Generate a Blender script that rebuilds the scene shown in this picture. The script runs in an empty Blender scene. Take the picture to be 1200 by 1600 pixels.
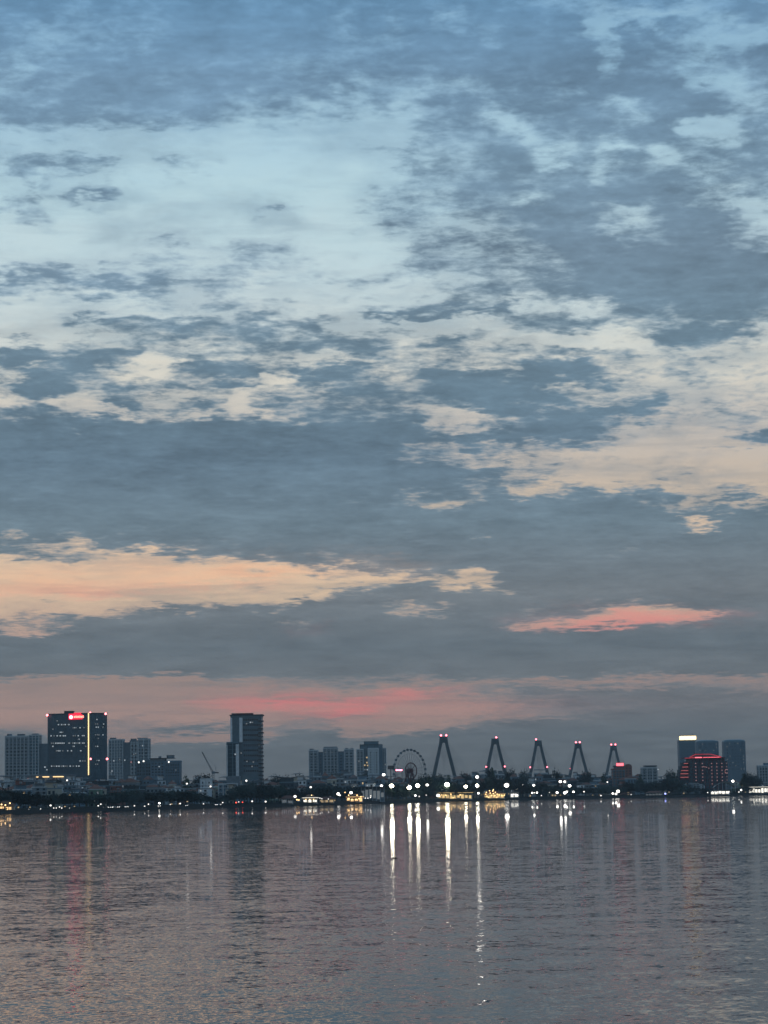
import bpy, math, random
from math import sin, cos, tan, pi, radians, degrees, sqrt, atan2, exp
sc = bpy.context.scene
C = sc.collection
rnd = random.Random(7)

# ------------------------------------------------------------------ camera
FPX, PITCH, ROLL, CAMZ = 3700.0, math.atan(440/3700.0), radians(0.9), 8.0
cp, sp = cos(PITCH), sin(PITCH)
FW = (0.0, cp, sp)
R0, U0 = (1.0, 0.0, 0.0), (0.0, -sp, cp)
RT = tuple(R0[i]*cos(ROLL) - U0[i]*sin(ROLL) for i in range(3))
UP = tuple(U0[i]*cos(ROLL) + R0[i]*sin(ROLL) for i in range(3))
cd = bpy.data.cameras.new('camera'); cam = bpy.data.objects.new('camera', cd); C.objects.link(cam)
cd.sensor_fit = 'VERTICAL'; cd.sensor_height = 24.0; cd.lens = FPX/1600*24.0
cd.clip_start = 0.5; cd.clip_end = 60000
from mathutils import Matrix, Vector
cam.matrix_world = Matrix(((RT[0], UP[0], -FW[0], 0), (RT[1], UP[1], -FW[1], 0), (RT[2], UP[2], -FW[2], CAMZ), (0, 0, 0, 1)))
sc.camera = cam

def ray(px, py):
    a, b = (px-600)/FPX, (800-py)/FPX
    return tuple(FW[i] + RT[i]*a + UP[i]*b for i in range(3))
def at(px, py, Y):
    """the place at distance Y ahead that the photo shows at (px, py)"""
    d = ray(px, py); t = Y/d[1]
    return Vector((d[0]*t, Y, CAMZ + d[2]*t))
def on_water(px, py):
    d = ray(px, py); t = -CAMZ/d[2]
    return (d[0]*t, d[1]*t)
def project(az, el):
    d = (sin(az)*cos(el), cos(az)*cos(el), sin(el))
    w = sum(d[i]*FW[i] for i in range(3))
    return 600 + FPX*sum(d[i]*RT[i] for i in range(3))/w, 800 - FPX*sum(d[i]*UP[i] for i in range(3))/w

# ------------------------------------------------------------------ render settings
sc.view_settings.view_transform = 'Standard'; sc.view_settings.look = 'None'
sc.view_settings.exposure = 0.0; sc.view_settings.gamma = 1.0; sc.view_settings.use_curve_mapping = False
sc.cycles.sample_clamp_indirect = 0.0; sc.cycles.sample_clamp_direct = 0.0
sc.cycles.max_bounces = 5; sc.cycles.diffuse_bounces = 2; sc.cycles.glossy_bounces = 3
sc.cycles.transmission_bounces = 2; sc.cycles.volume_bounces = 0; sc.cycles.transparent_max_bounces = 4
sc.cycles.use_fast_gi = False; sc.cycles.caustics_reflective = False; sc.cycles.caustics_refractive = False

def lin(c):
    return tuple(((v/255)/12.92 if v/255 <= .04045 else ((v/255+.055)/1.055)**2.4) for v in c)

# ------------------------------------------------------------------ sky
SUN_EL, SUN_AZ = radians(-3.0), radians(-115)      # the sun has all but set behind and left of the viewer
w = bpy.data.worlds.new('World'); sc.world = w; w.use_nodes = True
nt = w.node_tree; nt.nodes.clear()
def N(t, **k):
    n = nt.nodes.new(t)
    for a, b in k.items(): setattr(n, a, b)
    return n
def L(a, b): nt.links.new(a, b)
def setin(s, v):
    if hasattr(v, 'is_output') or isinstance(v, bpy.types.NodeSocket): L(v, s)
    else: s.default_value = v
def M(op, a, b=0.0, c=0.0, clamp=False):
    n = N('ShaderNodeMath', operation=op, use_clamp=clamp)
    setin(n.inputs[0], a); setin(n.inputs[1], b)
    if op in ('MULTIPLY_ADD', 'COMPARE', 'SMOOTH_MIN'): setin(n.inputs[2], c)
    return n.outputs[0]
def MR(v, a, b, c=0.0, d=1.0, it='SMOOTHSTEP'):
    n = N('ShaderNodeMapRange', interpolation_type=it, clamp=True) if it != 'LINEAR' else N('ShaderNodeMapRange', clamp=True)
    setin(n.inputs['Value'], v)
    for nm, x in (('From Min', a), ('From Max', b), ('To Min', c), ('To Max', d)): setin(n.inputs[nm], x)
    return n.outputs['Result']
def MIX(f, a, b, blend='MIX'):
    n = N('ShaderNodeMix', data_type='RGBA', blend_type=blend, clamp_factor=True)
    setin(n.inputs[0], f)
    for s, v in ((n.inputs[6], a), (n.inputs[7], b)):
        if isinstance(v, tuple): s.default_value = tuple(v)+(1.0,) if len(v) == 3 else v
        else: L(v, s)
    return n.outputs[2]
def NOISE(vec, scale, detail, rough=.55, dist=0.0, lac=2.0):
    n = N('ShaderNodeTexNoise', noise_dimensions='3D')
    L(vec, n.inputs['Vector']); n.inputs['Scale'].default_value = scale; n.inputs['Detail'].default_value = detail
    n.inputs['Roughness'].default_value = rough; n.inputs['Distortion'].default_value = dist
    n.inputs['Lacunarity'].default_value = lac
    return n
tc = N('ShaderNodeTexCoord')
sx = N('ShaderNodeSeparateXYZ'); L(tc.outputs['Generated'], sx.inputs[0])
dx, dy, dz = sx.outputs
el = M('ARCSINE', M('MAXIMUM', M('MINIMUM', dz, .9999), -.9999))
az = M('ARCTAN2', dx, dy)
# cloud-plane coordinates: flat layers seen at a low angle
zz = M('ADD', M('MAXIMUM', dz, 0.0), 0.12)
pc = N('ShaderNodeCombineXYZ')
L(M('DIVIDE', dx, zz), pc.inputs[0]); L(M('DIVIDE', dy, zz), pc.inputs[1])
P = pc.outputs[0]
n_warp = NOISE(P, 7.0, 4, .6)
wsep = N('ShaderNodeSeparateColor'); L(n_warp.outputs['Color'], wsep.inputs[0])
n_warp2 = NOISE(P, 26.0, 3, .6)
wsep2 = N('ShaderNodeSeparateColor'); L(n_warp2.outputs['Color'], wsep2.inputs[0])
warp_z = M('MULTIPLY', zz, 1.0)
azw = M('ADD', az, M('MULTIPLY', M('ADD', M('SUBTRACT', wsep.outputs[0], .5), M('MULTIPLY', M('SUBTRACT', wsep2.outputs[0], .5), .45)), .032))
elw = M('ADD', el, M('MULTIPLY', M('MULTIPLY', M('ADD', M('SUBTRACT', wsep.outputs[1], .5), M('MULTIPLY', M('SUBTRACT', wsep2.outputs[1], .5), .6)), zz), .075))

# --- where the cloud banks, gaps and lit streaks are
def sm(t):
    t = 0 if t < 0 else 1 if t > 1 else t
    return t*t*(3-2*t)
def ell(x, y, cx, cy, rx, ry, a=0, soft=.45):
    c, s = cos(radians(a)), sin(radians(a)); X, Y = x-cx, y-cy
    r = sqrt(((X*c+Y*s)/rx)**2 + ((-X*s+Y*c)/ry)**2)
    return sm((1+soft-r)/(2*soft))
def piece(x, pts):
    if x <= pts[0][0]: return pts[0][1]
    for (x0, y0), (x1, y1) in zip(pts, pts[1:]):
        if x <= x1: return y0 + (y1-y0)*(x-x0)/(x1-x0)
    return pts[-1][1]
CLOUDS = [
 (760,560,150,30,.46,0),(1040,560,200,30,.36,0),(1060,640,180,30,.34,0),(720,330,150,60,.50,0),(760,400,140,40,.58,0),(420,560,120,22,.58,0),(260,560,90,14,.45,0),(600,640,160,30,.62,0),(720,620,110,30,.62,0),(300,600,130,16,.55,0),(760,720,120,16,.5,0),(330,480,220,14,.36,0),
 (150,580,210,60,.42,0),(560,578,200,50,.45,0),(420,525,340,26,.45,0),(250,640,300,14,.5,0),(1090,590,150,70,.24,0),(620,440,160,40,.26,0),(300,430,260,50,.26,0),(90,270,140,50,.28,0),(640,240,120,60,.25,0),
 (920,270,300,110,.74,0),(560,40,700,60,.85,0),(250,120,300,60,.82,0),(1050,420,220,90,.9,0),(1020,150,200,60,.8,10),(880,610,200,50,.4,0),(780,700,130,50,.5,0),  # cx, cy, rx, ry, amount, tilt
 (900,120,330,75,.9,6),(960,330,230,75,.85,0),(1120,430,260,75,.95,0),(900,440,120,45,.7,0),(1150,250,120,50,.7,0),(1000,90,120,40,.5,0),
 (760,215,130,40,.6,12),(800,370,90,25,.5,0),
 (60,250,50,13,.68,8),(150,258,55,18,.66,8),(130,298,58,14,.85,10),(268,266,48,12,.78,0),(300,250,50,8,.3,0),(10,215,35,14,.5,0),(20,318,50,17,.6,0),(45,362,36,9,.6,0),
 (600,318,80,14,.75,0),(310,343,45,6,.3,10),(435,332,36,7,.62,0),(700,270,60,15,.45,5),
 (330,388,150,7,.5,0),(350,402,130,7,.55,2),(110,440,170,20,.78,-2),(340,445,110,14,.5,0),(400,412,70,5,.4,0),(330,470,110,14,.42,5),(690,380,60,10,.6,0),(630,425,80,9,.6,0),(560,440,40,7,.35,0),
 (780,450,100,20,.6,0),(700,484,150,13,.85,-1),(1100,520,95,22,.8,4),(880,500,110,18,.6,0),
 (130,502,40,9,.6,0),(190,505,45,12,.75,0),(330,515,150,17,.72,3),(500,528,60,18,.75,3),(570,545,60,14,.7,5),(700,545,40,12,.75,-4),(740,525,30,8,.45,0),(890,546,60,8,.6,0),(960,556,40,6,.5,0),
 (30,550,70,18,.8,0),(110,560,60,20,.85,3),(190,558,45,14,.75,0),(60,605,60,20,.85,0),(350,580,80,22,.8,2),(510,585,90,18,.75,0),(200,610,60,10,.6,0),
 (120,585,110,14,.7,0),(250,530,90,12,.55,0),(200,630,50,12,.75,0),(320,628,55,13,.75,-3),(430,622,60,14,.8,0),(560,612,90,18,.8,0),(30,645,70,10,.7,0),
 (870,578,75,18,.9,0),(940,598,30,14,.75,0),(750,600,130,22,.9,4),(800,625,110,20,.85,-5),(960,640,95,17,.9,-6),(1025,622,13,14,.8,0),(1070,590,50,8,.4,0),(1060,580,40,5,.35,0),
 (880,655,110,20,.8,-5),(820,685,150,15,.9,-3),(700,700,100,30,.9,0),(930,680,50,6,.5,0),(1175,678,45,9,.75,0),(1135,700,30,6,.5,0),(1110,610,35,5,.4,0),(1180,645,30,5,.3,0),
 (640,740,140,28,.8,0),(750,752,120,10,.6,0),(945,715,30,4,.4,0),(1052,752,25,5,.65,0),(970,775,110,13,.75,2),(1150,770,60,10,.85,2),(850,790,200,14,.8,0),
 (60,903,18,4,.42,0),(150,925,20,5,.6,0),(75,945,18,3.5,.5,0),(105,896,22,3.5,.4,0),(40,887,20,3,.35,0),(395,914,25,5,.5,0),(140,887,15,3,.35,0),
 (75,870,60,5,.7,0),(440,872,60,7,.6,0),(540,905,60,8,.5,0),(560,925,60,7,.6,-4),(340,938,60,5,.55,0),(640,925,70,16,.5,0),
 (1000,1083,260,7,.8,0),(1090,1096,330,30,.6,0),(820,1128,140,9,.55,0),(560,1072,500,4,.4,0),(760,1078,120,5,.5,0),(220,1128,160,4,.35,0),(760,1090,90,5,.35,0),(350,1141,200,5.5,.75,1),(500,1128,90,6,.45,-2),(30,1112,30,3,.4,0),(75,1095,14,2.5,.35,0),(1100,1105,120,9,.4,0),
]
GAPS = [
 (1010,25,190,15,.75,4),(930,62,30,18,.6,40),(1120,100,60,25,.45,20),(1110,190,45,22,.7,10),(1000,165,150,9,.35,12),(730,45,60,10,.35,15),(830,208,75,16,.55,15),(960,215,90,10,.5,14),(1060,245,60,10,.5,12),
 (560,55,70,15,.3,8),(340,78,30,8,.5,0),(100,50,60,22,.3,0),(110,130,60,10,.25,0),(380,150,40,7,.3,0),(200,60,60,30,.15,0),(20,105,40,20,.25,0),
 (970,330,55,18,.4,0),(830,290,40,14,.45,0),(1000,355,60,14,.4,0),(940,260,30,18,.4,-30),(1130,310,50,15,.3,0),(930,480,35,12,.45,0),(850,470,60,12,.3,0),
 (1180,150,40,12,.35,0),(540,148,30,6,.35,0),(400,180,60,10,.2,0),(700,150,100,14,.25,0),
 (240,577,48,12,.85,-8),(430,592,26,8,.9,0),(560,600,60,5,.4,0),(380,615,120,6,.85,0),(110,640,60,8,.85,8),(300,642,70,6,.75,0),(60,565,40,5,.3,0),(480,560,120,7,.5,2),(390,640,30,8,.7,10),(175,575,25,6,.5,0),
 (180,645,50,5,.7,0),(700,655,40,14,.5,-25),(720,668,40,10,.55,-20),(740,712,130,8,.65,0),(690,640,50,5,.4,0),(690,785,45,9,.75,8),(740,766,60,8,.5,-5),(640,768,30,5,.4,0),(600,790,60,5,.35,0),
 (1100,812,40,5,.85,-8),(1150,805,60,4,.6,-3),(740,836,22,3,.7,0),(790,800,40,5,.3,0),(970,862,40,4,.55,-8),(870,822,30,3,.3,0),(950,822,20,3,.5,20),(640,840,50,6,.2,0),(905,860,30,3,.3,0),
 (130,843,40,12,.6,14),(90,857,60,6,.5,0),(10,835,20,12,.5,0),(220,860,40,6,.4,0),(350,858,25,5,.4,0),(190,830,40,8,.2,0),(540,870,60,8,.3,0),(410,878,80,4,.4,0),
 (620,902,100,11,.75,-4),(735,905,55,14,.65,-6),(650,950,60,6,.75,0),(760,920,45,7,.5,10),(460,965,40,4,.7,0),(735,888,20,4,.6,0),(820,948,30,5,.4,0),(620,945,30,5,.5,0),
 (50,984,60,8,.85,-3),(20,975,60,4,.4,0),
 (960,970,150,9,1,-3),(860,972,80,7,.7,0),(1050,955,90,7,.95,-2),(1000,944,80,6,.6,0),(900,957,60,5,.5,0),(1085,985,60,3,.25,0),
 (200,1022,250,3,.15,0),
]
GLOW = [
 (150,905,330,24,.48,-3),(330,897,130,10,.35,-2),(420,890,80,6,.55,0),(200,915,200,6,.3,-4),(130,880,90,8,.12,0),(60,915,120,16,.25,0),(600,880,90,12,.25,0),
 (975,970,80,9,1.0,-3),(1060,955,80,8,.95,0),(870,972,80,8,.5,0),(1000,962,160,16,.3,0),
 (400,1098,85,9,.8,1),(500,1103,70,12,.8,2),(560,1109,40,11,.7,0),(640,1086,60,7,.9,-3),(590,1096,70,11,.4,-8),(520,1103,180,22,.14,0),(860,1102,160,12,.12,0),
 (740,1110,150,9,.12,0),(480,980,30,6,.2,0),(600,1126,100,6,.1,0),
]
def cover(x, y):
    c = 0.0
    top = piece(x, [(0,195),(100,215),(200,205),(330,190),(450,185),(560,178),(640,185),(720,225),(800,270),(900,300)])
    c = max(c, .88*sm((top+35-y)/70))
    hb = piece(x, [(-50,655),(380,652),(600,640),(680,650),(760,700),(790,740),(760,760),(900,790),(1250,785)])
    if y > hb-30:
        lb = piece(x, [(-50,862),(300,868),(560,888),(640,905),(720,1010)])
        body = sm((y-hb+16)/32)*(1-sm((y-lb+12)/24))
        c = max(c, body)
    t2 = piece(x, [(-50,968),(100,966),(250,955),(380,948),(500,932),(570,915),(640,885),(720,860)])
    b2 = piece(x, [(-50,1062),(200,1056),(420,1060),(700,1062),(900,1058),(1250,1056)])
    c = max(c, sm((y-t2+9)/18)*(1-sm((y-b2+6)/12)))
    bk = piece(x, [(-50,1146),(40,1143),(100,1150),(260,1162),(400,1160),(450,1148),(510,1134),(545,1152),(600,1147),(700,1140),(860,1120),(1000,1108),(1250,1095)])
    c = max(c, sm((y-bk+7)/16))
    for f in CLOUDS:
        if abs(x-f[0]) < f[2]*1.9 and abs(y-f[1]) < max(f[3]*1.9, 40): c = max(c, min(1, f[4]*1.12+.06)*ell(x, y, f[0], f[1], f[2], f[3], f[5]))
    for f in GAPS:
        if abs(x-f[0]) < f[2]*1.9 and abs(y-f[1]) < max(f[3]*1.9, 40): c -= c*f[4]*ell(x, y, f[0], f[1], f[2], f[3], f[5])
    return min(max(c, 0), 1)
def glow(x, y):
    g = 0
    if y > 1040: k = .72
    elif y > 940: k = .8
    else: k = .9
    for f in GLOW: g += f[4]*ell(x, y, f[0], f[1], f[2], f[3], f[5], .7)
    return min(g*k, 1)
def lightness(x, y):            # thin bright cloud against thick dark cloud
    v = .5
    for f in [(850,370,400,200,-.1,0),(300,700,420,90,-.12,0),(1000,60,250,90,-.05,0),(200,110,280,70,.12,0),(420,150,250,40,-.08,0),(700,830,500,60,.0,0),
              (330,450,330,60,.22,0),(60,230,150,60,.1,0),(860,300,160,60,.1,0),(620,270,130,50,.2,0),(1100,590,150,50,.25,0),(300,1010,500,40,.02,0),
              (350,780,500,50,.12,0),(900,850,400,60,.02,0),(640,940,120,30,.18,0)]:
        v += f[4]*ell(x, y, *f[:4], f[5], .6)
    return min(max(v, 0), 1)
AZ0, AZ1, NA = radians(-10.4), radians(10.4), 64
ELS = [radians(.2*i) for i in range(61)] + [radians(12+.4*i) for i in range(1, 20)]
def row_group(name, stops):      # one elevation's row of values, in a small node group of its own
    gt = bpy.data.node_groups.new(name, 'ShaderNodeTree')
    r = gt.nodes.new('ShaderNodeRGBCurve'); mp = r.mapping
    for k in range(3):
        pts = mp.curves[k].points; n = len(stops)
        for i in range(1, n-1): pts.new(stops[i][0], stops[i][1][k])
        pts[0].location = (0.0, stops[0][1][k]); pts[n-1].location = (1.0, stops[-1][1][k])
        for p_ in pts: p_.handle_type = 'AUTO_CLAMPED'
    mp.update()
    gt.interface.new_socket('Fac', in_out='INPUT', socket_type='NodeSocketColor')
    gt.interface.new_socket('Color', in_out='OUTPUT', socket_type='NodeSocketColor')
    gi, go = gt.nodes.new('NodeGroupInput'), gt.nodes.new('NodeGroupOutput')
    gt.links.new(gi.outputs[0], r.inputs[1]); gt.links.new(r.outputs[0], go.inputs[0])
    return gt
rows = []
for j, e in enumerate(ELS):
    st_ = []
    for i in range(NA):
        a = AZ0 + (AZ1-AZ0)*i/(NA-1)
        x, y = project(a, e)
        cc = sum(cover(x+ox, y+oy) for ox, oy in ((-5,-3),(5,-3),(-5,3),(5,3),(0,0)))/5
        st_.append((i/(NA-1), (cc, glow(x, y), lightness(x, y), 1)))
    rows.append(row_group('sky_row', st_))
pos1 = MR(azw, AZ0, AZ1, 0, 1, 'LINEAR')
cmb = N('ShaderNodeCombineColor')
for k in range(3): L(pos1, cmb.inputs[k])
posn = cmb.outputs[0]
acc = None
for j, e in enumerate(ELS):
    r = N('ShaderNodeGroup'); r.node_tree = rows[j]; L(posn, r.inputs[0])
    if acc is None: acc = r.outputs[0]
    else: acc = MIX(MR(elw, ELS[j-1], e, 0, 1, 'LINEAR'), acc, r.outputs[0])
fs = N('ShaderNodeSeparateColor'); L(acc, fs.inputs[0])
COV, GLO, LIT = fs.outputs

def ramp(v, stops, lo, hi):
    r = N('ShaderNodeValToRGB'); cr = r.color_ramp; cr.interpolation = 'EASE' if False else 'LINEAR'
    while len(cr.elements) < len(stops): cr.elements.new(.5)
    pts = sorted((project(0, 0)[1], 0) and [((math.atan((1240-py)/FPX*1.0)), c) for py, c in stops], key=lambda q: q[0])
    pts = sorted([(PITCH + math.atan((800-py)/FPX), c) for py, c in stops], key=lambda q: q[0])
    for i, (e, c) in enumerate(pts): cr.elements[i].position = min(max((e-lo)/(hi-lo), 0), 1)
    for i, (e, c) in enumerate(pts): cr.elements[i].color = lin(c)+(1,)
    L(MR(v, lo, hi, 0, 1, 'LINEAR'), r.inputs[0])
    return r.outputs[0]
E0, E1 = radians(-.5), radians(19.5)
clear = ramp(elw, [(0,(142,180,208)),(100,(158,196,216)),(200,(178,211,226)),(300,(188,217,226)),(420,(200,220,225)),(500,(208,220,220)),(580,(224,220,207)),(680,(202,194,185)),(780,(208,190,170)),
                  (870,(238,206,174)),(930,(224,196,166)),(985,(196,164,148)),(1060,(168,142,130)),(1110,(182,148,134)),(1150,(158,134,124)),(1190,(118,114,112)),(1240,(100,102,103))], E0, E1)
cloud = ramp(el, [(0,(106,147,181)),(120,(116,149,177)),(250,(120,150,173)),(400,(121,146,166)),(520,(114,139,156)),(620,(108,133,150)),(720,(106,129,146)),(820,(112,131,143)),
                  (930,(120,127,132)),(1010,(108,117,123)),(1060,(116,120,122)),(1100,(118,116,116)),(1150,(104,109,112)),(1240,(97,101,103))], E0, E1)
glowc = ramp(el, [(800,(236,196,164)),(900,(255,200,160)),(950,(240,160,144)),(1000,(236,142,134)),(1100,(236,132,126)),(1160,(190,126,118))], E0, E1)
# --- noise that frays the banks
nA = NOISE(P, 17.0, 7, .58, .15)
nB = NOISE(P, 48.0, 5, .62, .2)
nz = M('ADD', M('MULTIPLY', M('SUBTRACT', nA.outputs['Fac'], .5), 1.25), M('MULTIPLY', M('SUBTRACT', nB.outputs['Fac'], .5), .85))
nV = NOISE(P, 5.0, 6, .58, .3)      # broad soft veils
# lower, further layers are smoother
amp = M('MULTIPLY', MR(el, radians(1.0), radians(7), .32, 1.0, 'LINEAR'), MR(COV, .5, 1.0, 1.0, .6, 'LINEAR'))
f = M('MULTIPLY_ADD', nz, amp, COV)
dens0 = MR(f, .13, MR(el, radians(6), radians(15), .78, 1.0, 'LINEAR'))
veil_d = M('MULTIPLY', MR(M('ADD', M('MULTIPLY_ADD', nV.outputs['Fac'], 1.1, M('MULTIPLY', COV, .35)), M('MULTIPLY', nA.outputs['Fac'], .35)), .66, 1.04), .45)
veil_d = M('MULTIPLY', veil_d, MR(el, radians(3.5), radians(6), 0.25, 1, 'LINEAR'))
dens = M('MAXIMUM', dens0, veil_d)
soft = MR(f, .42, .95)
lum = M('ADD', M('MULTIPLY_ADD', M('SUBTRACT', nA.outputs['Fac'], .5), MR(el, radians(2), radians(7), -.15, -.55, 'LINEAR'), 1.03), M('MULTIPLY', M('SUBTRACT', LIT, .5), .75))
lum = M('ADD', lum, M('ADD', M('MULTIPLY', M('SUBTRACT', nV.outputs['Fac'], .5), -.75), M('MULTIPLY', M('SUBTRACT', nB.outputs['Fac'], .5), MR(el, radians(3), radians(8), -.1, -.45, 'LINEAR'))))
# streaky veil inside the lit gaps
pstreak = N('ShaderNodeMapping'); L(tc.outputs['Generated'], pstreak.inputs[0]); pstreak.inputs['Scale'].default_value = (12, 12, 190)
nS = NOISE(pstreak.outputs[0], 1.0, 4, .6, .3)
g = M('MULTIPLY', GLO, MR(nS.outputs['Fac'], .34, .62, .5, 1.12, 'LINEAR'), clamp=True)
lum = M('MULTIPLY_ADD', M('SUBTRACT', nS.outputs['Fac'], .5), .3, lum)
ccol = N('ShaderNodeVectorMath', operation='SCALE'); L(cloud, ccol.inputs[0]); L(M('MULTIPLY_ADD', M('SUBTRACT', 1.0, soft), .22, M('MULTIPLY', lum, .93)), ccol.inputs['Scale'])
clear2 = MIX(g, clear, glowc)
veil = M('MULTIPLY', MR(nS.outputs['Fac'], .48, .66, 0, .34), MR(el, radians(1), radians(12), 1.0, .35, 'LINEAR'))
clear3 = MIX(veil, clear2, cloud)
cl_g = MIX(M('MULTIPLY', g, .42), ccol.outputs[0], glowc)
sky_all = MIX(dens, clear3, cl_g)
bg = N('ShaderNodeBackground'); L(sky_all, bg.inputs[0]); bg.inputs[1].default_value = 1.0
st = N('ShaderNodeTexSky', sky_type='NISHITA', sun_disc=False); st.sun_elevation = SUN_EL; st.sun_rotation = SUN_AZ; st.altitude = 10
bg2 = N('ShaderNodeBackground'); L(st.outputs[0], bg2.inputs[0]); bg2.inputs[1].default_value = 0.05
ads = N('ShaderNodeAddShader'); L(bg.outputs[0], ads.inputs[0]); L(bg2.outputs[0], ads.inputs[1])
wo = N('ShaderNodeOutputWorld'); L(ads.outputs[0], wo.inputs[0])
w.cycles.sampling_method = 'MANUAL'; w.cycles.sample_map_resolution = 512

sl = bpy.data.lights.new('sun', 'SUN'); sl.energy = 0.12; sl.angle = radians(10); sl.color = (1, .78, .6)
so = bpy.data.objects.new('sun', sl); C.objects.link(so)
sd = Vector((sin(SUN_AZ)*cos(SUN_EL), cos(SUN_AZ)*cos(SUN_EL), sin(radians(3))))
so.rotation_euler = sd.to_track_quat('Z', 'Y').to_euler(); so.location = sd*200

# ================================================================== helpers
def mat(name, col, rough=.8, metal=0.0, var=.12, scale=.6, spec=.3):
    m = bpy.data.materials.new(name); m.use_nodes = True; t = m.node_tree
    b = t.nodes['Principled BSDF']; b.inputs['Roughness'].default_value = rough; b.inputs['Metallic'].default_value = metal
    b.inputs['Specular IOR Level'].default_value = spec
    tcn = t.nodes.new('ShaderNodeTexCoord'); nz_ = t.nodes.new('ShaderNodeTexNoise'); nz_.inputs['Scale'].default_value = scale; nz_.inputs['Detail'].default_value = 3
    oi = t.nodes.new('ShaderNodeObjectInfo'); ad = t.nodes.new('ShaderNodeMath'); ad.operation = 'MULTIPLY_ADD'
    mr_ = t.nodes.new('ShaderNodeMapRange'); mr_.inputs['From Min'].default_value = .3; mr_.inputs['From Max'].default_value = .7
    mr_.inputs['To Min'].default_value = 1-var; mr_.inputs['To Max'].default_value = 1+var
    vm = t.nodes.new('ShaderNodeVectorMath'); vm.operation = 'SCALE'; vm.inputs[0].default_value = col
    t.links.new(tcn.outputs['Object'], nz_.inputs['Vector']); t.links.new(nz_.outputs['Fac'], mr_.inputs['Value'])
    ad.inputs[1].default_value = var*1.6; t.links.new(oi.outputs['Random'], ad.inputs[0])
    sb = t.nodes.new('ShaderNodeMath'); sb.operation = 'SUBTRACT'; sb.inputs[1].default_value = var*.8
    t.links.new(mr_.outputs['Result'], ad.inputs[2]); t.links.new(ad.outputs[0], sb.inputs[0]); t.links.new(sb.outputs[0], vm.inputs['Scale'])
    t.links.new(vm.outputs[0], b.inputs['Base Color'])
    return m
def glowm(name, col, strength, sample=True, base=(.05,.05,.05)):
    m = bpy.data.materials.new(name); m.use_nodes = True; b = m.node_tree.nodes['Principled BSDF']
    b.inputs['Base Color'].default_value = base+(1,); b.inputs['Emission Color'].default_value = col+(1,); b.inputs['Emission Strength'].default_value = strength
    m.cycles.emission_sampling = 'AUTO' if sample else 'NONE'
    return m
MT = dict(
 concrete=mat('concrete', (.24,.26,.27)), pale=mat('pale_render', (.44,.48,.50)), white=mat('white_paint', (.55,.59,.62)), cream=mat('cream_render', (.36,.34,.28)),
 grey=mat('grey_render', (.15,.185,.21)), darkgrey=mat('dark_grey_cladding', (.035,.055,.068)), blue=mat('blue_grey_render', (.12,.19,.25)), brick=mat('red_brown_render', (.20,.09,.07)),
 green=mat('green_render', (.12,.20,.15)), glass=mat('dark_window_glass', (.02,.026,.032), .12, 0, .3, .2, .6), curtain=mat('curtain_wall_glass', (.06,.115,.15), .3, 0, .2, .08, .5),
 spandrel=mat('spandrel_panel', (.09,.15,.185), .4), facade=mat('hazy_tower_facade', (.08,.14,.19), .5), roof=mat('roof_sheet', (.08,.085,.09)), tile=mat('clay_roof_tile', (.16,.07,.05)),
 metal=mat('painted_steel', (.10,.105,.11), .5, .3), bark=mat('tree_bark', (.05,.04,.03)), leaf=mat('leaf_green', (.010,.026,.018), .7, 0, .35, .5), leaf2=mat('leaf_dark_green', (.006,.019,.015), .7, 0, .35, .5),
 leaf3=mat('leaf_yellow_green', (.02,.04,.016), .7, 0, .35, .5), stone=mat('embankment_stone', (.03,.035,.036)), tent=mat('tent_canvas', (.45,.45,.43)), asphalt=mat('asphalt', (.05,.05,.052)),
 grass=mat('ground_soil', (.04,.045,.03), .9, 0, .3, .05), pylon=mat('pylon_concrete', (.035,.05,.055)), car_dark=mat('car_paint_dark', (.03,.03,.035), .3), car_light=mat('car_paint_silver', (.35,.35,.36), .3), tyre=mat('tyre_rubber', (.02,.02,.02)),
 redwall=mat('dark_red_cladding', (.10,.025,.025)), feather=mat('dark_feathers', (.015,.015,.015)),
 lit_w=glowm('lit_window_white', (.80,.92,1.0), .40, False), lit_y=glowm('lit_window_warm', (1.0,.72,.38), .55, False), lit_d=glowm('lit_window_dim', (.75,.85,.9), .16, False),
 lit_r=glowm('lit_window_pink', (1.0,.50,.50), .38, False), lit_rb=glowm('red_lit_band', (1.0,.22,.22), .42, False),
 lamp=glowm('lamp_white', (1.0,.96,.88), 6), lamp_b=glowm('lamp_floodlight', (1.0,.91,.70), 48), lamp_s=glowm('lamp_small', (1.0,.95,.88), 2.2), lamp_y=glowm('lamp_amber', (1.0,.62,.25), 4),
 head=glowm('headlight', (1.0,.97,.92), 6), tail=glowm('tail_light', (1.0,.08,.04), 3), beacon=glowm('beacon_red', (1.0,.22,.24), 5), beacon_f=glowm('beacon_red_far', (1.0,.14,.18), 9),
 sign_r=glowm('sign_red_box', (1.0,.015,.05), 1.4), sign_p=glowm('sign_letter_pink', (1.0,.22,.32), 7.0), sign_o=glowm('sign_letter_orange', (1.0,.20,.14), 6.0), strip=glowm('light_strip_warm', (1.0,.66,.30), 2.0),
 crown=glowm('crown_light', (1.0,.74,.36), 3.2), neon_r=glowm('neon_red', (1.0,.05,.07), .40), neon_p=glowm('neon_pink', (1.0,.16,.20), 2.2), hall_y=glowm('hall_light_amber', (1.0,.60,.26), 1.5), hall_w=glowm('hall_light_white', (1.0,.95,.82), 1.6),
 hall_yg=glowm('hall_light_yellow', (1.0,.70,.30), .95), neon_g=glowm('neon_blue', (.35,.4,1.0), 3),
)
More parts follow.
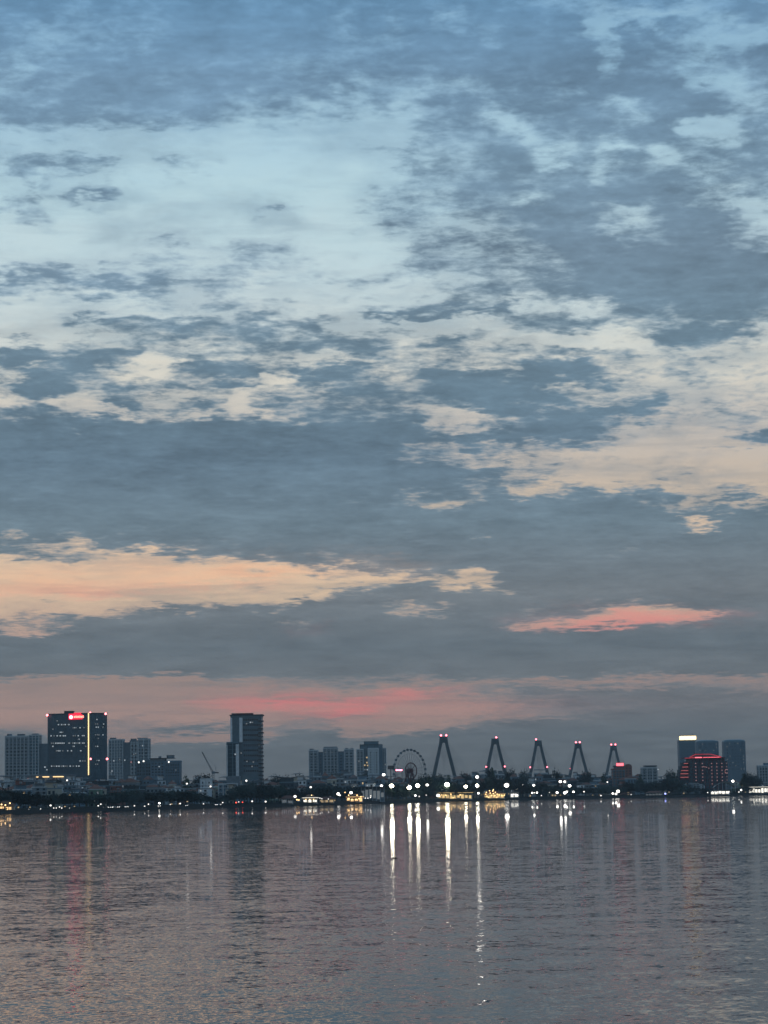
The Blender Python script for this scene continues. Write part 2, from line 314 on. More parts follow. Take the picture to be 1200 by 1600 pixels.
class MB:
    def __init__(s): s.v, s.f, s.m, s.mats = [], [], [], []
    def mi(s, m):
        if m not in s.mats: s.mats.append(m)
        return s.mats.index(m)
    def add(s, vs, fs, m):
        o = len(s.v); s.v += [tuple(p) for p in vs]; k = s.mi(m)
        for f in fs: s.f.append(tuple(i+o for i in f)); s.m.append(k)
        return s
    def box(s, x0, x1, y0, y1, z0, z1, m, rot=0):
        c, sn = cos(rot), sin(rot)
        vs = [(x, y, z) for z in (z0, z1) for x, y in ((x0,y0),(x1,y0),(x1,y1),(x0,y1))]
        if rot: vs = [(x*c-y*sn, x*sn+y*c, z) for x, y, z in vs]
        return s.add(vs, [(3,2,1,0),(4,5,6,7),(0,1,5,4),(1,2,6,5),(2,3,7,6),(3,0,4,7)], m)
    def prism(s, poly, z0, z1, m, top=None):
        n = len(poly); tp = top or poly
        vs = [(x, y, z0) for x, y in poly]+[(x, y, z1) for x, y in tp]
        fs = [tuple(range(n-1, -1, -1)), tuple(range(n, 2*n))]+[(i, (i+1) % n, n+(i+1) % n, n+i) for i in range(n)]
        return s.add(vs, fs, m)
    def tube(s, pts, rs, m, n=6, cap=True):
        rings = []; vs = []
        for i, p in enumerate(pts):
            a = Vector(pts[max(i-1, 0)]); b = Vector(pts[min(i+1, len(pts)-1)]); d = (b-a).normalized()
            u = d.cross(Vector((0, 0, 1)) if abs(d.z) < .9 else Vector((0, 1, 0))).normalized(); w_ = d.cross(u)
            r = rs[i] if isinstance(rs, (list, tuple)) else rs
            for k in range(n):
                t = 2*pi*k/n; vs.append(Vector(p)+u*cos(t)*r+w_*sin(t)*r)
        fs = [(i*n+k, i*n+(k+1) % n, (i+1)*n+(k+1) % n, (i+1)*n+k) for i in range(len(pts)-1) for k in range(n)]
        if cap: fs += [tuple(range(n-1, -1, -1)), tuple(range((len(pts)-1)*n, len(pts)*n))]
        return s.add(vs, fs, m)
    def ball(s, c, rx, ry, rz, m, nu=10, nv=6):
        vs = [(c[0], c[1], c[2]-rz)]
        for j in range(1, nv):
            t = pi*j/nv
            for i in range(nu): vs.append((c[0]+rx*sin(t)*cos(2*pi*i/nu), c[1]+ry*sin(t)*sin(2*pi*i/nu), c[2]-rz*cos(t)))
        vs.append((c[0], c[1], c[2]+rz)); L_ = len(vs)-1
        fs = [(0, 1+(i+1) % nu, 1+i) for i in range(nu)]+[(L_, L_-nu+i, L_-nu+(i+1) % nu) for i in range(nu)]
        fs += [(1+j*nu+i, 1+j*nu+(i+1) % nu, 1+(j+1)*nu+(i+1) % nu, 1+(j+1)*nu+i) for j in range(nv-2) for i in range(nu)]
        return s.add(vs, fs, m)
    def mesh(s, name):
        me = bpy.data.meshes.new(name); me.from_pydata(s.v, [], s.f)
        for m in s.mats: me.materials.append(MT[m] if isinstance(m, str) else m)
        me.polygons.foreach_set('material_index', s.m); me.update(); return me
    def build(s, name, parent=None, label=None):
        o = bpy.data.objects.new(name, s.mesh(name)); C.objects.link(o); o.parent = parent
        if label: o['label'] = label
        return o
def link(name, me, parent=None, loc=None, scale=None, rot=None):
    o = bpy.data.objects.new(name, me); C.objects.link(o); o.parent = parent
    if loc: o.location = loc
    if scale: o.scale = scale
    if rot: o.rotation_euler = rot
    return o
def tag(o, label, cat, group=None):
    o['label'] = label; o['category'] = cat
    if group: o['group'] = group
    return o
def thing(name, label, cat, loc=(0,0,0), rz=0, group=None):
    o = bpy.data.objects.new(name, None); C.objects.link(o); o.empty_display_size = .5
    o.location = loc; o.rotation_euler = (0, 0, rz); return tag(o, label, cat, group)
def kids(o): return [c for c in KID.get(o.name, [])]
KID = {}
def remember(root):
    """note a thing's parts once, so it can be copied"""
    for o in C.objects:
        if o.parent is not None: KID.setdefault(o.parent.name, [])
    def rec(r):
        KID[r.name] = [c for c in C.objects if c.parent is r]
        for c in KID[r.name]: rec(c)
    rec(root); return root
def copy_thing(src, loc, rz=0, label=None, group=None, scale=None, cat=None):
    r = src.copy(); C.objects.link(r); r.location = loc; r.rotation_euler = (0, 0, rz)
    if label: r['label'] = label
    if group: r['group'] = group
    if cat: r['category'] = cat
    if scale: r.scale = scale
    def rec(a, b):
        for ch in KID.get(a.name, []):
            c = ch.copy(); C.objects.link(c); c.parent = b; rec(ch, c)
    rec(src, r); return r
GZ = 1.3                                                # height of the land above the lake
def horizon(px): return 1240 - tan(ROLL)*(px-600)

# ================================================================== lake and land
def simple_obj(name, vs, fs, m, kind='structure'):
    me = bpy.data.meshes.new(name); me.from_pydata(vs, [], fs); me.materials.append(m)
    o = bpy.data.objects.new(name, me); C.objects.link(o); o['kind'] = kind; return o
wm = bpy.data.materials.new('lake_water'); wm.use_nodes = True; t = wm.node_tree; b = t.nodes['Principled BSDF']
b.inputs['Base Color'].default_value = (.012,.016,.018,1); b.inputs['IOR'].default_value = 1.33; b.inputs['Roughness'].default_value = .016
geo = t.nodes.new('ShaderNodeNewGeometry')
def wnode(ty, **k):
    n = t.nodes.new(ty)
    for a, c in k.items(): setattr(n, a, c)
    return n
def slope(scale, amp, sc3=(1,1,1), detail=1.5, off=0):
    mp = wnode('ShaderNodeMapping'); mp.inputs['Scale'].default_value = sc3; mp.inputs['Location'].default_value = (off, off*.7, off*.3)
    t.links.new(geo.outputs['Position'], mp.inputs[0])
    n = wnode('ShaderNodeTexNoise', noise_dimensions='3D'); n.inputs['Scale'].default_value = scale; n.inputs['Detail'].default_value = detail; n.inputs['Roughness'].default_value = .5
    t.links.new(mp.outputs[0], n.inputs['Vector'])
    a = wnode('ShaderNodeVectorMath', operation='SUBTRACT'); t.links.new(n.outputs['Color'], a.inputs[0]); a.inputs[1].default_value = (.5,.5,.5)
    m = wnode('ShaderNodeVectorMath', operation='MULTIPLY'); t.links.new(a.outputs[0], m.inputs[0]); m.inputs[1].default_value = (amp[0], amp[1], 0)
    return m.outputs[0]
WAVES = [slope(.8, (.095,.105), (1.1,1,1), 2), slope(.2, (.05,.06), (.8,1.2,1), 1, 13), slope(3.0, (.155,.18), (1,1,1), 2, 31)]
# gust patches: calmer and rougher water
gn = wnode('ShaderNodeTexNoise'); gn.inputs['Scale'].default_value = .010; gn.inputs['Detail'].default_value = 3
gm = wnode('ShaderNodeMapping'); gm.inputs['Scale'].default_value = (1, .35, 1); t.links.new(geo.outputs['Position'], gm.inputs[0]); t.links.new(gm.outputs[0], gn.inputs['Vector'])
gr = wnode('ShaderNodeMapRange'); gr.inputs['From Min'].default_value = .35; gr.inputs['From Max'].default_value = .65; gr.inputs['To Min'].default_value = .75; gr.inputs['To Max'].default_value = 1.2
t.links.new(gn.outputs['Fac'], gr.inputs['Value'])
s1 = wnode('ShaderNodeVectorMath', operation='ADD'); t.links.new(WAVES[0], s1.inputs[0]); t.links.new(WAVES[1], s1.inputs[1])
s2 = wnode('ShaderNodeVectorMath', operation='ADD'); t.links.new(s1.outputs[0], s2.inputs[0]); t.links.new(WAVES[2], s2.inputs[1])
s3 = wnode('ShaderNodeVectorMath', operation='SCALE'); t.links.new(s2.outputs[0], s3.inputs[0]); t.links.new(gr.outputs['Result'], s3.inputs['Scale'])
s4 = wnode('ShaderNodeVectorMath', operation='ADD'); t.links.new(s3.outputs[0], s4.inputs[0]); s4.inputs[1].default_value = (0,0,1)
s5 = wnode('ShaderNodeVectorMath', operation='NORMALIZE'); t.links.new(s4.outputs[0], s5.inputs[0]); t.links.new(s5.outputs[0], b.inputs['Normal'])
simple_obj('lake_water', [(-7000,-400,0),(7000,-400,0),(7000,9000,0),(-7000,9000,0)], [(0,1,2,3)], wm)

SHORE_PX = [(-300,1282.5),(-100,1276),(0,1272),(120,1268.2),(240,1265),(340,1262.3),(440,1260.2),(520,1258),(600,1255.2),(700,1252.6),(800,1250.2),(900,1248.4),(1000,1246.4),(1100,1244.6),(1200,1242.6),(1300,1240.9),(1500,1237.6)]
def shore_y(px): return piece(px, SHORE_PX)
def shoreY(px): return on_water(px, shore_y(px))[1]
SH = [on_water(px, shore_y(px)) for px in range(-300, 1501, 20)]
n = len(SH)
simple_obj('ground', [(x, y+1.2, GZ) for x, y in SH]+[(7000, SH[-1][1], GZ), (7000, 9000, GZ), (-7000, 9000, GZ), (-7000, SH[0][1], GZ)], [tuple(range(n+4))], MT['grass'])
def strip_mesh(name, o0, o1, z, m):
    vs = [(x, y+o0, z) for x, y in SH]+[(x, y+o1, z) for x, y in SH]
    return simple_obj(name, vs, [(i, i+1, n+i+1, n+i) for i in range(n-1)], MT[m])
strip_mesh('promenade', 3, 11, GZ+.15, 'concrete'); strip_mesh('road', 14, 24, GZ+.02, 'asphalt')
mb = MB()
for i in range(n-1):
    (x0, y0), (x1, y1) = SH[i], SH[i+1]
    # battered stone face, coping and low parapet
    mb.add([(x0,y0,-1),(x1,y1,-1),(x1,y1+.9,GZ+.1),(x0,y0+.9,GZ+.1)], [(0,1,2,3)], 'stone')
    mb.add([(x0,y0+.9,GZ+.1),(x1,y1+.9,GZ+.1),(x1,y1+.9,GZ+.9),(x0,y0+.9,GZ+.9)], [(0,1,2,3)], 'stone')
    mb.add([(x0,y0+.9,GZ+.9),(x1,y1+.9,GZ+.9),(x1,y1+1.5,GZ+.9),(x0,y0+1.5,GZ+.9)], [(0,1,2,3)], 'stone')
    mb.add([(x1,y1+1.5,GZ),(x0,y0+1.5,GZ),(x0,y0+1.5,GZ+.9),(x1,y1+1.5,GZ+.9)], [(0,1,2,3)], 'stone')
em = tag(mb.build('embankment_wall'), 'long dark stone embankment wall running along the far waterline', 'embankment wall')
mb = MB()
for i in range(0, n-1):
    (x0, y0), (x1, y1) = SH[i], SH[i+1]; k = max(1, int(abs(x1-x0)/4))
    for j in range(k):
        xx, yy = x0+(x1-x0)*j/k, y0+(y1-y0)*j/k; mb.box(xx-.06, xx+.06, yy+1.1, yy+1.25, GZ+.9, GZ+1.6, 'metal')
    mb.tube([(x0,y0+1.18,GZ+1.62),(x1,y1+1.18,GZ+1.62)], .05, 'metal', 4)
mb.build('railing', em)

# ================================================================== window parts
def window_mesh(kind):
    m = MB(); f = .12
    m.box(-.5,-.5+f,-.12,.02,0,1,'darkgrey'); m.box(.5-f,.5,-.12,.02,0,1,'darkgrey'); m.box(-.5+f,.5-f,-.12,.02,0,f,'darkgrey'); m.box(-.5+f,.5-f,-.12,.02,1-f,1,'darkgrey')
    m.add([(-.5+f,-.05,f),(.5-f,-.05,f),(.5-f,-.05,1-f),(-.5+f,-.05,1-f)], [(0,1,2,3)], kind)
    return m.mesh('window')
WIN = {k: window_mesh(k) for k in ('glass','lit_w','lit_y','lit_d','lit_r','curtain')}
def win(parent, x, y, z, w_, h_, kind='glass', rz=0, label=None):
    o = link('window', WIN[kind], parent, (x, y, z), (w_, 1, h_), (0, 0, rz) if rz else None)
    if label: o['label'] = label
    return o
def facade_grid(parent, x0, x1, z0, z1, y, nc, nr, frac=(.6,.55), lit=.06, kinds=('lit_y','lit_w','lit_d'), skip=0.0, base='glass', rng=None):
    rng = rng or rnd; cw, ch = (x1-x0)/nc, (z1-z0)/nr
    for i in range(nc):
        for j in range(nr):
            if rng.random() < skip: continue
            k = rng.choice(kinds) if rng.random() < lit else base
            win(parent, x0+(i+.5)*cw, y, z0+(j+.2)*ch, cw*frac[0], ch*frac[1], k)
def X(px, py, Y): return at(px, py, Y).x
def Z(px, py, Y): return at(px, py, Y).z

def volume(root, x0, x1, y0, y1, z1, wall, trim, floor=3.4, piers=4, proud=.3, z0=0, name='wall'):
    """one block of a tower: body, floor ledges, vertical piers, parapet"""
    m = MB(); m.box(x0, x1, y0, y1, z0, z1, wall)
    k = int((z1-z0)/floor)
    for j in range(1, k+1):
        z = z0+j*floor-.35
        if z+.35 < z1: m.box(x0-proud, x1+proud, y0-proud, y1+proud, z, z+.35, trim)
    if piers:
        for i in range(piers+1):
            xx = x0+(x1-x0)*i/piers; m.box(xx-.35, xx+.35, y0-proud-.12, y0+.05, z0, z1+.2, trim)
    m.box(x0-proud-.05, x1+proud+.05, y0-proud-.05, y1+proud+.05, z1-.4, z1+.9, trim)
    return m.build(name, root)

class Site:
    """a building plot: pixel columns of the photograph turned into metres at distance Y"""
    def __init__(s, name, label, cat, pxc, Y, rz=0, group=None, pyref=1200):
        s.Y = Y; s.cx = X(pxc, pyref, Y); s.r = thing(name, label, cat, (s.cx, Y, GZ), rz, group); s.pyref = pyref
    def x(s, px, py=None): return X(px, py or s.pyref, s.Y)-s.cx
    def z(s, px, py): return Z(px, py, s.Y)-GZ
def beacon(root, x, y, z, kind='beacon', r=1.0):
    m = MB(); m.tube([(0,0,0),(0,0,.7)], .15, 'metal', 5); m.ball((0,0,.7+r), r, r, r, kind, 8, 5); o = m.build('beacon_lamp', root); o.location = (x, y, z); return o
def roofbox(root, x0, x1, y0, y1, z0, z1, m='grey', name='roof_house'):
    a = MB(); a.box(x0, x1, y0, y1, z0, z1, m); a.box(x0-.2, x1+.2, y0-.2, y1+.2, z1, z1+.3, 'darkgrey')
    a.box(x0+.5, x0+1.3, y0-.06, y0+.02, z0, z0+min(2.1, z1-z0-.3), 'darkgrey'); return a.build(name, root)

# ------------------------------------------------------------------ A far left apartment block
s = Site('apartment_tower', 'pale residential slab tower at the far left edge, beside the red-signed office tower', 'apartment tower', 34, 2550)
r_ = s.r
volume(r_, s.x(8), s.x(44), 0, 22, s.z(20,1151), 'grey', 'pale', 3.3, 6)
volume(r_, s.x(45), s.x(60), 2, 24, s.z(52,1149), 'spandrel', 'pale', 3.3, 3)
volume(r_, s.x(60.5), s.x(74), 6, 26, s.z(66,1163), 'grey', 'grey', 3.3, 2)
facade_grid(r_, s.x(9), s.x(43), s.z(20,1212), s.z(20,1154), -.02, 6, 10, (.5,.5), .03)
facade_grid(r_, s.x(46), s.x(59), s.z(50,1212), s.z(50,1154), 1.98, 2, 10, (.5,.5), .02)
roofbox(r_, s.x(10), s.x(16), 4, 12, s.z(10,1151)+.9, s.z(10,1149.5)+1.6); roofbox(r_, s.x(26), s.x(36), 4, 14, s.z(20,1151)+.9, s.z(30,1148)+.6); roofbox(r_, s.x(49), s.x(57), 6, 14, s.z(52,1149)+.9, s.z(52,1146.5))
win(r_, s.x(69), 5.98, s.z(69,1200), 2.2, 2, 'lit_w'); win(r_, s.x(72), 5.98, s.z(72,1204), 1.8, 1.8, 'lit_w')

# ------------------------------------------------------------------ B office tower with the red sign
s = Site('office_tower', 'large dark glass office tower with a red rooftop sign and a glowing vertical corner strip', 'office tower', 119, 2300)
r_ = s.r
xl, xc, xr = s.x(72.5), s.x(138.5), s.x(166); H = s.z(138,1116)
poly = [(xl, 9), (xc, 0), (xr, 7), (xr-6, 44), (xl+6, 46)]
m = MB(); m.prism(poly, 0, H, 'curtain')
fl = 3.45
def outset(p, d): cxx = sum(q[0] for q in p)/len(p); cyy = sum(q[1] for q in p)/len(p); return [(cxx+(q[0]-cxx)*(1+d/30), cyy+(q[1]-cyy)*(1+d/30)) for q in p]
for j in range(1, int(H/fl)): m.prism(outset(poly, .3), j*fl-.5, j*fl, 'spandrel')
m.prism(outset(poly, .5), H, H+1.4, 'darkgrey'); m.build('wall', r_)
fin = MB()
def along(A, B, t_): return (A[0]+(B[0]-A[0])*t_, A[1]+(B[1]-A[1])*t_)
aL, aR = atan2(-9, xc-xl), atan2(7, xr-xc)
for i in range(27):
    p = along(poly[0], poly[1], i/26); fin.box(p[0]-.1, p[0]+.1, p[1]-.55, p[1], 0, H, 'curtain')
for i in range(11):
    p = along(poly[1], poly[2], i/10); fin.box(p[0]-.1, p[0]+.1, p[1]-.55, p[1], 0, H, 'curtain')
fin.build('mullions', r_)
LITB = [(1126,[88]),(1132,[90,95,98,101,106,107]),(1137,[114,116,118,125,131,132]),(1139,[81]),(1144,[93,95,97]),(1149.5,[78,83,88,93,98,101,114,117,122,129,131]),(1155,[122,123]),
        (1161,[79,82,85.5,88,90.5,93,96,99,107,108,113,116,119,121,124,129,131]),(1166,[81,113,115,134]),(1173,[87,90,92,97,105,111,126]),(1189,[125,129,133]),(1197,[79,83,87,91,95,98,101,104,109,114,119,123])]
for py, xs in LITB:
    for px in xs:
        t_ = (s.x(px)-xl)/(xc-xl); p = along(poly[0], poly[1], t_)
        win(r_, p[0], p[1]-.6, s.z(px, py+1.2), 1.5+rnd.random()*.7, 1.5, rnd.choice(('lit_w','lit_w','lit_d','lit_d')), aL)
for py, xs in [(1124,[151]),(1131,[149,152,161]),(1136,[150,153,160]),(1148,[149,152,154,160]),(1153.5,[153]),(1166,[149,152]),(1188,[151,154]),(1194,[149,152])]:
    for px in xs:
        t_ = (s.x(px)-xc)/(xr-xc); p = along(poly[1], poly[2], t_)
        win(r_, p[0], p[1]-.6, s.z(px, py+1.2), 1.6, 1.4, rnd.choice(('lit_w','lit_d')), aR)
m = MB(); m.box(-.45, .45, -.5, .1, 0, 1, 'strip'); o = m.build('corner_light_strip', r_); o.location = (xc, -.6, s.z(138,1211)); o.scale = (1,1,s.z(138,1116)-s.z(138,1211)+1)
for px, py in ((72.5,1118.2),(140.5,1115),(164.3,1116)): beacon(r_, s.x(px), 5 if px != 140.5 else 2, s.z(px, py)-1.2, 'beacon', 1.15)
beacon(r_, s.x(141.5), .6, s.z(141,1186)-1.6, 'beacon', 1.0); beacon(r_, s.x(166.3), 6, s.z(166,1186)-1.6, 'beacon', 1.1)
roofbox(r_, s.x(98), s.x(112), 10, 20, H+1.4, H+3.6, 'darkgrey')
# rooftop sign: red light box, round emblem and a row of worn-out glowing letters too blurred to read
sg = MB(); sx0, sx1, sz0, sz1 = s.x(107), s.x(132.5), s.z(120,1124), s.z(120,1115)
sg.box(sx0, sx1, -1.2, -.2, sz0, sz1, 'sign_r'); sg.box(s.x(115), s.x(128), -1.1, -.3, sz1, sz1+.9, 'sign_r')
for q in range(5): xx = sx0+(sx1-sx0)*(q+.5)/5; sg.tube([(xx, -.2, sz0+1), (xx, 3.5, H-2)], .15, 'metal', 4)
o = sg.build('rooftop_sign', r_, 'red lit rooftop sign with a round pink emblem'); o.location = (0, 2.5, 0)
e_ = MB(); cx_, cz_ = s.x(110.7), s.z(110,1120.5)
ring = [(cx_+1.75*cos(2*pi*k/20), cz_+1.75*sin(2*pi*k/20)) for k in range(20)]
e_.add([(x_, -1.55, z_) for x_, z_ in ring]+[(x_, -1.2, z_) for x_, z_ in ring], [tuple(range(20))]+[(k, (k+1) % 20, 20+(k+1) % 20, 20+k) for k in range(20)], 'sign_p')
e2 = e_.build('emblem', o)
lt = MB(); lx0, lx1, lz = s.x(115.2), s.x(131.5), s.z(123,1121.4)
for q in range(6):
    xa = lx0+(lx1-lx0)*q/6; wq = (lx1-lx0)/6*.72; hq = 1.9
    lt.box(xa, xa+.35, -1.5, -1.2, lz, lz+hq, 'sign_o'); lt.box(xa+wq-.35, xa+wq, -1.5, -1.2, lz, lz+hq, 'sign_o')
    for zz_ in ((0,.35),(hq-.35,hq)) if q % 2 else ((hq/2-.17,hq/2+.17),(0,.35)): lt.box(xa+.35, xa+wq-.35, -1.5, -1.2, lz+zz_[0], lz+zz_[1], 'sign_o')
lt.build('lettering', o)
# mall podium with two lit strips
s = Site('shopping_podium', 'low podium building with two glowing amber eave strips at the foot of the office tower', 'podium building', 75, 2230)
volume(s.r, s.x(42), s.x(110), 0, 40, s.z(75,1212), 'concrete', 'grey', 4.5, 8)
for a_, b_ in ((56.5,77),(83,99.5)):
    m = MB(); m.box(s.x(a_), s.x(b_), -.9, -.35, s.z(70,1214.6), s.z(70,1213.3), 'strip'); m.build('light_strip', s.r)
for px in (44,47,53): win(s.r, s.x(px), -.5, s.z(px,1218.5), 1.8, 1.8, 'lit_r')
win(s.r, s.x(105), -.5, s.z(105,1221), 2.4, 2.6, 'lit_w')

# ------------------------------------------------------------------ C pale twin blocks
s = Site('apartment_tower', 'pale hazy apartment block with a stepped roof just right of the office tower', 'apartment tower', 200, 2750)
r_ = s.r
volume(r_, s.x(170), s.x(192), 0, 20, s.z(180,1156), 'grey', 'pale', 3.3, 5); volume(r_, s.x(192.3), s.x(203), 3, 22, s.z(198,1161), 'grey', 'grey', 3.3, 2)
volume(r_, s.x(203), s.x(216), 1, 22, s.z(208,1158), 'pale', 'grey', 3.3, 3); volume(r_, s.x(216.3), s.x(232.5), 0, 22, s.z(224,1155), 'grey', 'pale', 3.3, 2)
facade_grid(r_, s.x(171), s.x(191), s.z(180,1210), s.z(180,1159), -.02, 4, 9, (.4,.5), .03, ('lit_w','lit_d')); facade_grid(r_, s.x(204), s.x(231), s.z(215,1210), s.z(215,1162), -.02, 5, 8, (.4,.5), .05, ('lit_w','lit_d'))
roofbox(r_, s.x(171.5), s.x(180), 3, 12, s.z(180,1156)+.9, s.z(180,1154)+.8); roofbox(r_, s.x(204), s.x(212), 3, 12, s.z(208,1158)+.9, s.z(208,1154.5)); roofbox(r_, s.x(214), s.x(229), 3, 12, s.z(224,1155)+.9, s.z(224,1153))
for px, py, c_ in ((178,1190,'lit_w'),(187,1188,'lit_d'),(195,1189,'lit_w'),(209,1180,'lit_d'),(175,1206,'lit_w'),(205,1192,'lit_r')): win(r_, s.x(px), -.4, s.z(px,py), 2, 1.8, c_)
# ------------------------------------------------------------------ D mid-rise blocks
s = Site('office_block', 'dark mid-rise office block with two lamps on its roof edge, left of the crane', 'office block', 225, 2250)
r_ = s.r
volume(r_, s.x(213), s.x(236), 0, 20, s.z(224,1189), 'curtain', 'spandrel', 3.4, 5)
facade_grid(r_, s.x(214), s.x(235), s.z(224,1212), s.z(224,1192), -.02, 6, 4, (.7,.5), .03, ('lit_d',))
beacon(r_, s.x(217), -.5, s.z(217,1193.5), 'lamp_s', .75); beacon(r_, s.x(224.5), -.5, s.z(224,1191.8), 'lamp_s', .75)
s = Site('office_block', 'mid-rise block with wide flat roof slab and white roof lamp, left of the crane', 'office block', 258, 2200)
r_ = s.r
volume(r_, s.x(235.5), s.x(257), 1, 20, s.z(246,1187), 'blue', 'grey', 3.4, 4); volume(r_, s.x(257.3), s.x(281), 0, 20, s.z(268,1190), 'grey', 'blue', 3.4, 6)
m = MB(); m.box(s.x(233), s.x(272), -1, 16, s.z(250,1187)+1.0, s.z(250,1184.5), 'darkgrey'); m.box(s.x(247), s.x(251), 4, 8, s.z(250,1184.5), s.z(250,1181.5), 'grey'); m.build('roof_slab', r_)
roofbox(r_, s.x(260), s.x(271), 3, 12, s.z(266,1185), s.z(266,1180.3), 'grey')
facade_grid(r_, s.x(259), s.x(280), s.z(268,1213), s.z(268,1193), -.02, 6, 5, (.7,.45), .05); facade_grid(r_, s.x(236), s.x(256), s.z(246,1213), s.z(246,1191), .98, 4, 5, (.5,.5), .03)
beacon(r_, s.x(264), -1.2, s.z(264,1193), 'lamp_s', .7)
# ------------------------------------------------------------------ E crane
s = Site('crane', 'thin luffing crane jib rising over the roofs left of the dark tower', 'crane', 333, 2400)
r_ = s.r; zt = s.z(333,1209)
m = MB(); [m.tube([(a_*.9, c_*.9, 0), (a_*.9, c_*.9, zt)], .16, 'metal', 4) for a_ in (-1,1) for c_ in (-1,1)]
for j in range(int(zt/2.2)):
    z = j*2.2; m.tube([(-.9,-.9,z),(.9,-.9,z+2.2)], .1, 'metal', 4); m.tube([(.9,.9,z),(-.9,.9,z+2.2)], .1, 'metal', 4)
m.build('mast', r_)
m = MB(); A, B = Vector((0,0,zt)), Vector((s.x(315.5,1175), 0, s.z(315.5,1175)))
for a_ in (-.5,.5): m.tube([A+Vector((a_,.4,0)), B+Vector((a_*.4,.4,0))], .16, 'metal', 4)
m.tube([A+Vector((.8,-.6,1.2)), B+Vector((.2,-.3,.3))], .16, 'metal', 4)
for j in range(14):
    p, q = A.lerp(B, j/14), A.lerp(B, (j+.5)/14); m.tube([p+Vector((-.5,.4,0)), q+Vector((.6,-.5,.9))], .09, 'metal', 4); m.tube([q+Vector((.6,-.5,.9)), A.lerp(B,(j+1)/14)+Vector((.5,.4,0))], .09, 'metal', 4)
m.build('jib', r_)
m = MB(); m.box(-1.5,1.8,-1.4,1.4,zt,zt+2.4,'grey'); m.box(1.8,5.5,-1,1,zt+.4,zt+1.6,'darkgrey'); m.tube([(3,0,zt+1.6),(2.6,0,zt+7)], .2, 'metal', 5); m.tube([(2.6,0,zt+7), tuple(B)], .06, 'metal', 4); m.build('cab', r_)
# ------------------------------------------------------------------ F dark tower
s = Site('residential_tower', 'tall dark tower with white vertical stripes and balconies, standing alone over the lake shore', 'residential tower', 385, 2100)
r_ = s.r
zT, zL = s.z(385,1119.5), s.z(362,1161)
volume(r_, s.x(361), s.x(409), 0, 24, zT, 'curtain', 'spandrel', 3.4, 0)
volume(r_, s.x(355), s.x(373), -3, 20, zL, 'darkgrey', 'spandrel', 3.4, 2)
m = MB(); m.box(s.x(359.3), s.x(411.5), -1.2, 25, zT+.9, zT+1.7, 'darkgrey'); m.build('roof_slab', r_)
roofbox(r_, s.x(362), s.x(395), 4, 18, zT+1.7, s.z(380,1114.6), 'redwall', 'roof_crown')
m = MB()
for a_, b_, t_, u_ in ((360.5,363.5,1121.5,1159),(374.5,379.5,1121.5,1160)): m.box(s.x(a_), s.x(b_), -.9, -.3, s.z(370,u_), s.z(370,t_), 'white')
m.build('stripe_panel', r_)
m = MB(); m.box(s.x(369), s.x(374), -4, -3.3, s.z(370,1214), s.z(370,1163), 'white'); m.box(s.x(354.8), s.x(356.2), -4, -3.3, s.z(355,1214), s.z(355,1164), 'white'); m.build('stripe_panel', r_)
nf = int(zT/3.4)
for j in range(2, nf):
    if j % 1 == 0:
        m = MB(); z = j*3.4; ex = 1.5+.5*(j % 3 == 0)
        m.box(s.x(404), s.x(409)+ex, -1.3, 5, z, z+.22, 'spandrel'); m.box(s.x(404), s.x(409)+ex, -1.3, -1.2, z+.22, z+1.2, 'glass'); m.box(s.x(409)+ex-.1, s.x(409)+ex, -1.2, 5, z+.22, z+1.2, 'glass')
        m.build('balcony', r_)
for i in range(7):
    for j in range(11):
        px = 382+i*3.4; py = 1126+j*8
        win(r_, s.x(px), -.02, s.z(px,py), 1.4, 1.7, 'glass')
for px, py, c_ in ((386,1132,'lit_d'),(392,1130,'lit_w'),(395,1130,'lit_d'),(405,1165,'lit_d'),(368.3,1180,'lit_w'),(386,1191,'lit_d'),(396,1192,'lit_d'),(394,1199,'lit_d'),(377,1178,'lit_d')):
    win(r_, s.x(px), -.4 if px > 375 else -4.1, s.z(px,py), 1.7, 1.5, c_)
beacon(r_, s.x(385), -3, s.z(385,1222.5), 'lamp_s', .8)
# ------------------------------------------------------------------ G stepped cluster
s = Site('apartment_tower', 'wide hazy apartment cluster with a stepped roofline, left of the tower with lit stairwell', 'apartment tower', 518, 3000)
r_ = s.r
for a_, b_, t_, wl, tr, yy in ((483,497,1173,'grey','pale',0),(497.3,505,1176,'blue','grey',4),(505.3,528,1169.5,'grey','pale',1),(528.3,538,1175,'blue','grey',4),(538.3,553,1171,'grey','pale',0)):
    volume(r_, s.x(a_), s.x(b_), yy, 22, s.z(a_,t_), wl, tr, 3.3, max(2, int((b_-a_)/5)))
    facade_grid(r_, s.x(a_+1), s.x(b_-1), s.z(a_,1206), s.z(a_,t_+3), yy-.02, max(1, int((b_-a_)/5.5)), 6, (.4,.5), .02, ('lit_d',))
roofbox(r_, s.x(506), s.x(527), 4, 14, s.z(516,1169.5)+.9, s.z(516,1167.8)+.6); roofbox(r_, s.x(484), s.x(490), 4, 12, s.z(486,1173)+.9, s.z(486,1171)+.6); roofbox(r_, s.x(540), s.x(544), 4, 12, s.z(540,1171)+.9, s.z(540,1169)); roofbox(r_, s.x(548), s.x(552), 4, 12, s.z(550,1171)+.9, s.z(550,1169))
